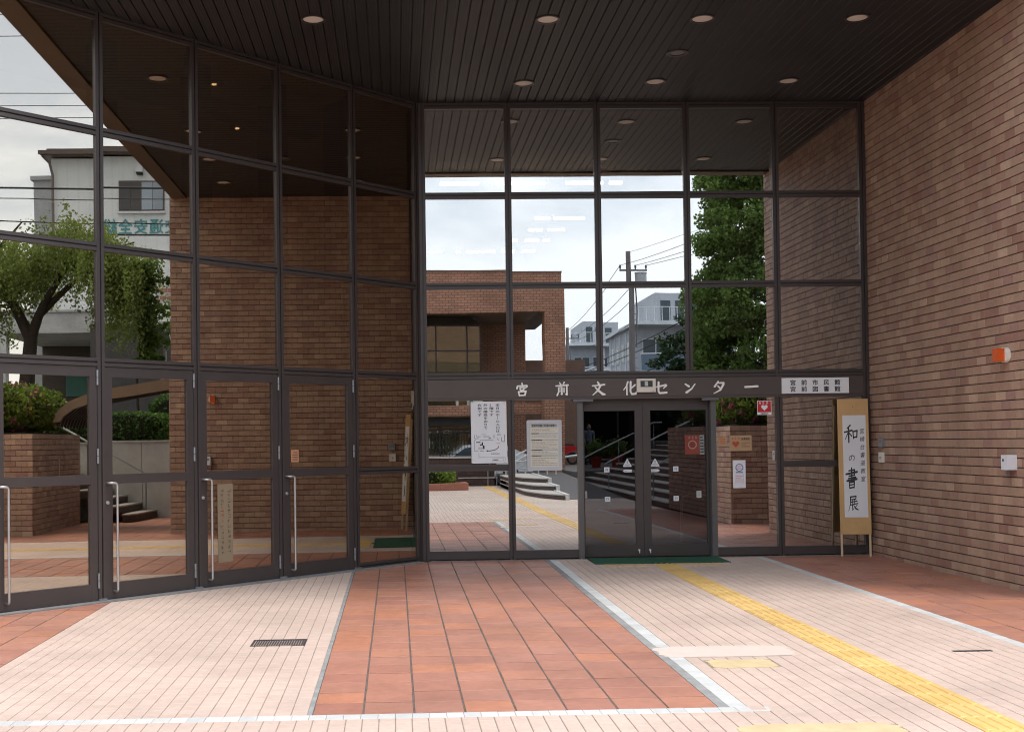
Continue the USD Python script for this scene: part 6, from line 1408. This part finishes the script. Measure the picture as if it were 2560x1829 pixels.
m = MB(); m.tube([(24.1, -13.3, 6.35), (24.1, -9.4, 6.35)], .03, 6); part(r0, 'balcony_rail', m, FLATW)
for k in range(7):
    m = MB(); m.tube([(24.1, -13.2 + k * .62, 6.02), (24.1, -13.2 + k * .62, 6.35)], .025, 6); part(r0, 'rail_post', m, FLATW)
r0 = thing('retaining_wall', 'dark grey concrete retaining wall below the white fence, mirrored beside the brick wall end', 'wall')
m = MB(); m.box(20.3, 20.8, -9.3, -1, 0, 5.15); part(r0, 'body', m, DARKCONC)
m = MB(); m.box(20.25, 20.85, -9.3, -1, 5.151, 5.24); part(r0, 'coping', m, CONCRETE)
r0 = thing('white_fence', 'white mesh fence carrying a red lettered banner above the dark retaining wall', 'fence')
for y in (-7.9, -6.87, -5.85, -4.8):
    m = MB(); m.box(20.5, 20.56, y - .03, y + .03, 5.24, 6.45); part(r0, 'post', m, FLATW)
for z in (5.32, 5.84, 6.40):
    m = MB(); m.box(20.51, 20.55, -7.87, -4.8, z, z + .025); part(r0, 'rail', m, FLATW)
m = MB()
for k in range(62): m.box(20.525, 20.533, -7.86 + k * .05, -7.855 + k * .05, 5.34, 6.40)
part(r0, 'mesh_wire', m, mat('mesh_grey', (0.5, 0.5, 0.5), .5))
m = MB(); m.box(20.46, 20.47, -7.45, -5.9, 5.80, 6.34); bn_ = part(r0, 'banner', m, mat('banner_white', (0.66, 0.64, 0.64), .8))
WF = Frame((20.46, 0, 0), (0, -1), (-1, 0))
part(bn_, 'red_print', MB(WF).plate(print_lines(5.95, 7.4, 5.84, 6.30, 2, 77, .5), 0, .006), mat('faded_red', (.55, .22, .22), .8))
r0 = thing('traffic_mirror', 'grey back of a round convex traffic mirror on a white pole', 'traffic mirror')
c_ = np.array([16.0, -6.52, 4.28])
m = MB(); m.disc(c_, (1, .35, 0), .38, .06, 28); part(r0, 'mirror_back', m, mat('mirror_grey', (0.36, 0.37, 0.38), .5), smooth=40)
m = MB(); m.tube([(15.9, -6.32, 1.2), (15.9, -6.32, 4.35)], .045, 8); part(r0, 'pole', m, FLATW, smooth=True)
m = MB(); m.tube([(15.9, -6.32, 4.25), (15.97, -6.5, 4.25)], .03, 6); part(r0, 'bracket', m, DULLSTEEL)
r0 = thing('sign_post', 'thin white post standing behind the clipped hedge', 'post')
m = MB(); m.tube([(14.0, -5.75, 1.2), (14.0, -5.75, 3.4)], .05, 8); part(r0, 'pole', m, FLATW, smooth=True)
G3 = 'thin wires across the sky above the white building'
for wk, (z, sag) in enumerate(((13.6, .03), (13.0, .03), (11.42, .05), (11.06, .04), (10.72, .05))):
    wire(['highest', 'second highest', 'third', 'fourth', 'lowest'][wk] + ' thin black wire crossing the sky in the upper left glass', (18, -14, z), (18, 1, z + .05), sag, .011, G3)
wire('thick black cable crossing the white building at window height', (18, -14, 8.86), (18, 1, 8.6), .05, .028)
wire('thin drooping cable below the thick cable on the white building', (18, -14, 8.6), (18, 1, 8.3), .08, .014)
wire('cable crossing the teal lettering of the white building', (18, -14, 7.98), (18, 1, 7.5), .06, .018)
wire('thick cable with a joint below the teal lettering', (18, -14, 7.55), (18, 1, 7.30), .05, .026)

# ------------------------------------------------------------------ car, scooter, bicycles, pots, person across the plaza
r0 = thing('parked_car', 'white car parked behind the black bar fence, only its roof showing', 'car', None, (2.75, -30.95, GROUND))
side = Polygon([(-2.1, .32), (-2.12, .75), (-1.95, .92), (-1.25, 1.02), (-.55, 1.46), (.2, 1.53), (1.0, 1.50), (1.75, 1.12), (2.05, 1.02), (2.12, .6), (2.08, .32)]).buffer(.05).buffer(-.03)
CARW = mat('car_white', (0.72, 0.73, 0.75), .25, 0, .02, 1, 0, 60, .5, .6)
def along(poly, y0, y1):
    t = trimesh.creation.extrude_polygon(poly, y1 - y0, engine='earcut'); v = np.array(t.vertices)
    return np.stack([v[:, 0], v[:, 2] + y0, v[:, 1]], 1), np.asarray(t.faces)[:, ::-1]
bd = MB().add(*along(side, -.80, .80)).get(); vb = bd[0].copy(); vb[:, 1] *= np.where(vb[:, 2] > 1.0, 1 - (vb[:, 2] - 1.0) * .28, 1); part(r0, 'body', (vb, bd[1]), CARW, smooth=35)
for s_ in (-1, 1):
    for w_ in (Polygon([(-1.05, 1.04), (-.5, 1.39), (.12, 1.45), (.12, 1.04)]), Polygon([(.2, 1.04), (.2, 1.45), (.92, 1.41), (1.45, 1.06)])):
        q = MB().add(*along(w_, 0, .012)).get(); vq = q[0].copy(); vq[:, 1] = s_ * (.80 * (1 - np.maximum(0, vq[:, 2] - 1.0) * .28) + .004 + vq[:, 1] * .5); part(r0, 'window', (vq, q[1]), WIN)
for x in (-1.3, 1.3):
    for s_ in (-1, 1):
        m = MB(); m.disc((x, s_ * .74, .31), (0, 1, 0), .31, .2, 24); wp = part(r0, 'wheel', m, mat('tyre_black', (0.02, 0.02, 0.02), .8)); m = MB(); m.disc((x, s_ * .845, .31), (0, 1, 0), .19, .02, 16); part(wp, 'rim', m, STEEL)
for s_ in (-.55, .55):
    m = MB(); m.box(-2.16, -2.10, s_ - .18, s_ + .18, .66, .82); part(r0, 'headlight', m, mat('lamp_clear', (.6, .6, .6), .1)); m = MB(); m.box(2.09, 2.15, s_ - .15, s_ + .15, .72, .92); part(r0, 'rear_light', m, RED)

def wheel(m, c, R, r_, sides=24, axis='y'):
    t = np.linspace(0, 2 * math.pi, sides + 1)
    pts = np.stack([c[0] + R * np.cos(t), np.full_like(t, c[1]), c[2] + R * np.sin(t)], 1)
    m.tube(pts, r_, 8)

r0 = thing('red_scooter', 'red scooter parked on the asphalt ramp beside the framed notice reflection', 'scooter', None, (6.65, -36.0, .47))
m = MB(); wheel(m, (-.62, 0, .25), .21, .05); part(r0, 'wheel', m, mat('tyre_black', (0.02, 0.02, 0.02), .8), smooth=True)
m = MB(); wheel(m, (.62, 0, .25), .21, .05); part(r0, 'wheel', m, mat('tyre_black', (0.02, 0.02, 0.02), .8), smooth=True)
SCR = mat('scooter_red', (0.40, 0.015, 0.02), .25, 0, .03, 1, 0, 60, .5, .5)
part(r0, 'body', MB().add(*along(Polygon([(.25, .45), (.78, .62), (.80, .72), (.2, .78), (-.1, .66), (-.2, .36), (.1, .30)]).buffer(.02), -.14, .14)), SCR, smooth=40)
part(r0, 'leg_shield', MB().add(*along(Polygon([(-.20, .32), (-.40, .92), (-.52, .98), (-.46, .60), (-.30, .28)]).buffer(.02), -.18, .18)), SCR, smooth=40)
part(r0, 'front_guard', MB().add(*along(Polygon([(-.86, .40), (-.66, .53), (-.42, .44), (-.5, .36), (-.66, .45)]).buffer(.015), -.07, .07)), SCR)
part(r0, 'seat', MB().add(*along(Polygon([(-.08, .74), (.10, .84), (.62, .82), (.66, .75), (.2, .78)]).buffer(.02), -.12, .12)), mat('seat_black', (.02, .02, .02), .6))
m = MB(); m.tube([(-.42, -.30, 1.02), (-.46, 0, 1.0), (-.42, .30, 1.02)], .018, 8); m.tube([(-.62, 0, .28), (-.45, 0, 1.0)], .025, 8); part(r0, 'handlebar', m, DULLSTEEL)
m = MB(); m.tube([(.15, .16, .30), (.85, .18, .38)], .05, 10); part(r0, 'exhaust', m, mat('exhaust_white', (.7, .7, .7), .3, .4))
m = MB(); m.disc((-.54, 0, .90), (1, 0, 0), .075, .06, 16); part(r0, 'headlight', m, mat('lamp_clear', (.6, .6, .6), .1))

def bicycle(loc, rz, label, col):
    r0 = thing('bicycle', label, 'bicycle', None, loc, rz)
    for x in (-.52, .52):
        m = MB(); wheel(m, (x, 0, .33), .31, .018); w_ = part(r0, 'wheel', m, mat('tyre_black', (0.02, 0.02, 0.02), .8), smooth=True)
        m = MB()
        for k in range(10):
            a = k * math.pi / 5; m.tube([(x, 0, .33), (x + .30 * math.cos(a), 0, .33 + .30 * math.sin(a))], .003, 4)
        part(w_, 'spokes', m, STEEL)
    m = MB(); m.tube([(.52, 0, .33), (.02, 0, .30), (-.36, 0, .72), (-.52, 0, .33)], .016, 6); m.tube([(.02, 0, .30), (.16, 0, .80)], .016, 6); m.tube([(.52, 0, .33), (.13, 0, .70)], .01, 6); m.tube([(.14, 0, .72), (-.36, 0, .74)], .014, 6)
    part(r0, 'frame', m, mat(col[0], col[1], .3, .2))
    m = MB(); m.tube([(-.36, 0, .70), (-.40, 0, 1.0)], .013, 6); m.tube([(-.25, -.26, 1.0), (-.40, -.16, 1.03), (-.42, 0, 1.0), (-.40, .16, 1.03), (-.25, .26, 1.0)], .013, 6); part(r0, 'handlebar', m, STEEL)
    sd = trimesh.creation.icosphere(2, 1.0); sd.vertices *= [.13, .07, .03]; sd.apply_translation((.17, 0, .85)); part(r0, 'saddle', MB().tm(sd), mat('seat_black', (.02, .02, .02), .6))
    m = MB()
    for z in (.70, .86):
        m.tube([(-.78, -.14, z), (-.46, -.14, z), (-.46, .14, z), (-.78, .14, z), (-.78, -.14, z)], .008, 5)
    for k in range(5): m.tube([(-.78 + k * .08, -.14, .70), (-.78 + k * .08, -.14, .86)], .005, 4); m.tube([(-.78 + k * .08, .14, .70), (-.78 + k * .08, .14, .86)], .005, 4)
    part(r0, 'basket', m, STEEL)
bicycle((4.95, -37.2, .52), 1.1, 'dark bicycle parked left of the framed notice, basket forward', ('bike_black', (.03, .03, .035)))
bicycle((5.5, -38.2, .56), 1.25, 'silver bicycle parked behind the dark one', ('bike_silver', (.45, .45, .47)))

for k, (x, y, z, lab) in enumerate(((7.55, -31.5, .37, 'left red pot with a leafy plant beside the ramp'), (8.35, -31.5, .37, 'right red pot with a leafy plant beside the ramp'))):
    r0 = thing('flower_pot', lab, 'flower pot')
    prof = np.array([[0.0, 0], [.16, 0], [.22, .38], [.25, .40], [.25, .46], [.21, .46], [.20, .42], [0, .42]])
    t = trimesh.creation.revolve(prof, sections=20); t.apply_translation((x, y, z)); part(r0, 'pot', MB().tm(t), mat('pot_red', (.42, .04, .02), .5), smooth=40)
    gp = np.random.default_rng(90 + k)
    part(r0, 'foliage', leaves(np.array([x, y, z + .75]) + gp.normal(size=(700, 3)) * [.17, .17, .16], .10, 92 + k), LEAF_MID)

def capsule_chain(joints):
    out = None
    for (p, ra), (q, rb) in zip(joints[:-1], joints[1:]):
        a = m3.Manifold.sphere(ra, 16).translate(p); b = m3.Manifold.sphere(rb, 16).translate(q)
        h = m3.Manifold.batch_hull([a, b]); out = h if out is None else out + h
    return out
def person(loc, rz, label):
    r0 = thing('person', label, 'person', None, loc, rz)
    L = lambda *a: tuple(float(x) for x in a)
    legs = [[((-.09, 0, .90), .088), ((-.10, -.06, .48), .062), ((-.10, .05, .09), .042)], [((.09, 0, .90), .088), ((.10, .09, .49), .062), ((.10, .16, .10), .042)]]
    feet = [[((-.10, .05, .05), .045), ((-.10, -.10, .035), .034)], [((.10, .17, .06), .045), ((.10, .02, .035), .034)]]
    arms = [[((-.19, 0, 1.36), .055), ((-.25, .05, 1.10), .042), ((-.24, -.03, .87), .030)], [((.19, 0, 1.36), .055), ((.25, -.03, 1.10), .042), ((.23, -.12, .89), .030)]]
    torso = [((0, 0, .92), .13), ((0, .01, 1.12), .125), ((0, .01, 1.30), .135)]
    sh = capsule_chain([((-.15, 0, 1.35), .075), ((.15, 0, 1.35), .075)])
    body = capsule_chain(torso) + sh
    neck = capsule_chain([((0, .01, 1.38), .055), ((0, -.01, 1.48), .05)])
    head = m3.Manifold.sphere(.095, 24).scale((.85, 1.0, 1.2)).translate((0, -.015, 1.575)) + m3.Manifold.sphere(.018, 10).translate((0, -.115, 1.56)) + m3.Manifold.sphere(.022, 10).scale((.5, 1, 1.4)).translate((-.083, 0, 1.57)) + m3.Manifold.sphere(.022, 10).scale((.5, 1, 1.4)).translate((.083, 0, 1.57))
    full = body + neck + head
    for c_ in legs + feet: full = full + capsule_chain(c_)
    for s_, a_ in ((-1, arms[0]), (1, arms[1])):
        full = full + capsule_chain(a_)
        w_ = np.array(a_[-1][0])
        full = full + m3.Manifold.sphere(.036, 12).scale((.5, 1, 1.2)).translate(tuple(w_ + [0, -.008, -.045]))
        for f_, ln in enumerate((.062, .072, .068, .054)):
            y_ = -.028 + f_ * .018
            full = full + capsule_chain([(tuple(w_ + [0, y_, -.075]), .009), (tuple(w_ + [-s_ * .006, y_ - .004, -.075 - ln * .6]), .008), (tuple(w_ + [-s_ * .018, y_ - .008, -.075 - ln]), .007)])
        full = full + capsule_chain([(tuple(w_ + [0, -.03, -.03]), .010), (tuple(w_ + [-s_ * .012, -.055, -.06]), .009), (tuple(w_ + [-s_ * .014, -.06, -.085]), .008)])
    def smoothed(man, l):
        mm = man.refine_to_length(l).to_mesh(); t = trimesh.Trimesh(mm.vert_properties[:, :3], mm.tri_verts); trimesh.smoothing.filter_taubin(t, iterations=8); return t
    part(r0, 'body', MB().tm(smoothed(full, .02)), mat('skin', (.42, .26, .19), .6), smooth=True)
    grow = lambda ch, g_: [(p, q + g_) for p, q in ch]
    shirt = capsule_chain(grow(torso, .012)) + capsule_chain([((-.15, 0, 1.35), .088), ((.15, 0, 1.35), .088)])
    for a_ in arms: shirt = shirt + capsule_chain(grow(a_[:2], .014))
    part(r0, 'shirt', MB().tm(smoothed(shirt, .03)), mat('blue_shirt', (.16, .19, .26), .85, 0, .2, 20), smooth=True)
    tr = capsule_chain([((-.07, 0, .93), .125), ((.07, 0, .93), .125)])
    for c_ in legs: tr = tr + capsule_chain(grow(c_, .014))
    part(r0, 'trousers', MB().tm(smoothed(tr, .03)), mat('dark_trousers', (.03, .035, .05), .9), smooth=True)
    hair = m3.Manifold.sphere(.103, 24).scale((.86, 1.0, 1.15)).translate((0, .005, 1.59)) - m3.Manifold.cube((.3, .2, .3), True).translate((0, -.15, 1.52))
    part(r0, 'hair', MB().tm(smoothed(hair, .02)), mat('black_hair', (.02, .018, .016), .5), smooth=True)
    m = MB()
    for s_ in (-.033, .033): m.tm(trimesh.creation.icosphere(1, .011).apply_translation((s_, -.098, 1.585)))
    part(r0, 'eyes', m, GASKET)
    m = MB(); m.box(-.022, .022, -.108, -.098, 1.515, 1.522); part(r0, 'mouth', m, mat('lip', (.30, .12, .10), .6))
    for c_ in feet:
        part(r0, 'shoe', MB().tm(smoothed(capsule_chain(grow(c_, .008)), .02)), mat('dark_shoe', (.02, .02, .022), .5), smooth=True)
person((7.72, -34.3, .457), math.pi * .9, 'person in a blue grey shirt and dark trousers walking on the asphalt ramp')

r0 = thing('bicycle_shelter', 'dark flat roofed shelter behind the scooter and bicycles', 'shelter')
m = MB(); m.box(3.6, 13.5, -46.0, -41.0, 3.35, 3.5); part(r0, 'roof', m, mat('shelter_roof', (0.05, 0.048, 0.047), .6))
m = MB(); m.box(3.6, 13.5, -46.1, -46.0, .5, 3.35); part(r0, 'rear_panel', m, mat('shelter_panel', (0.035, 0.034, 0.033), .7))
m = MB(); m.box(13.4, 13.5, -45.9, -41.2, .5, 3.34); part(r0, 'side_panel', m, mat('shelter_panel', (0.035, 0.034, 0.033), .7))
for x in (3.75, 7.0, 10.2, 13.3):
    m = MB(); m.tube([(x, -41.2, .3), (x, -41.2, 3.35)], .05, 8); part(r0, 'post', m, FRAME)
m = MB(); m.box(6.0, 13.5, -46.0, -27.0, GROUND - .2, .40); part('/World', 'upper_pavement', m, mat('ramp_asphalt', (0.105, 0.098, 0.10)), kind='structure')
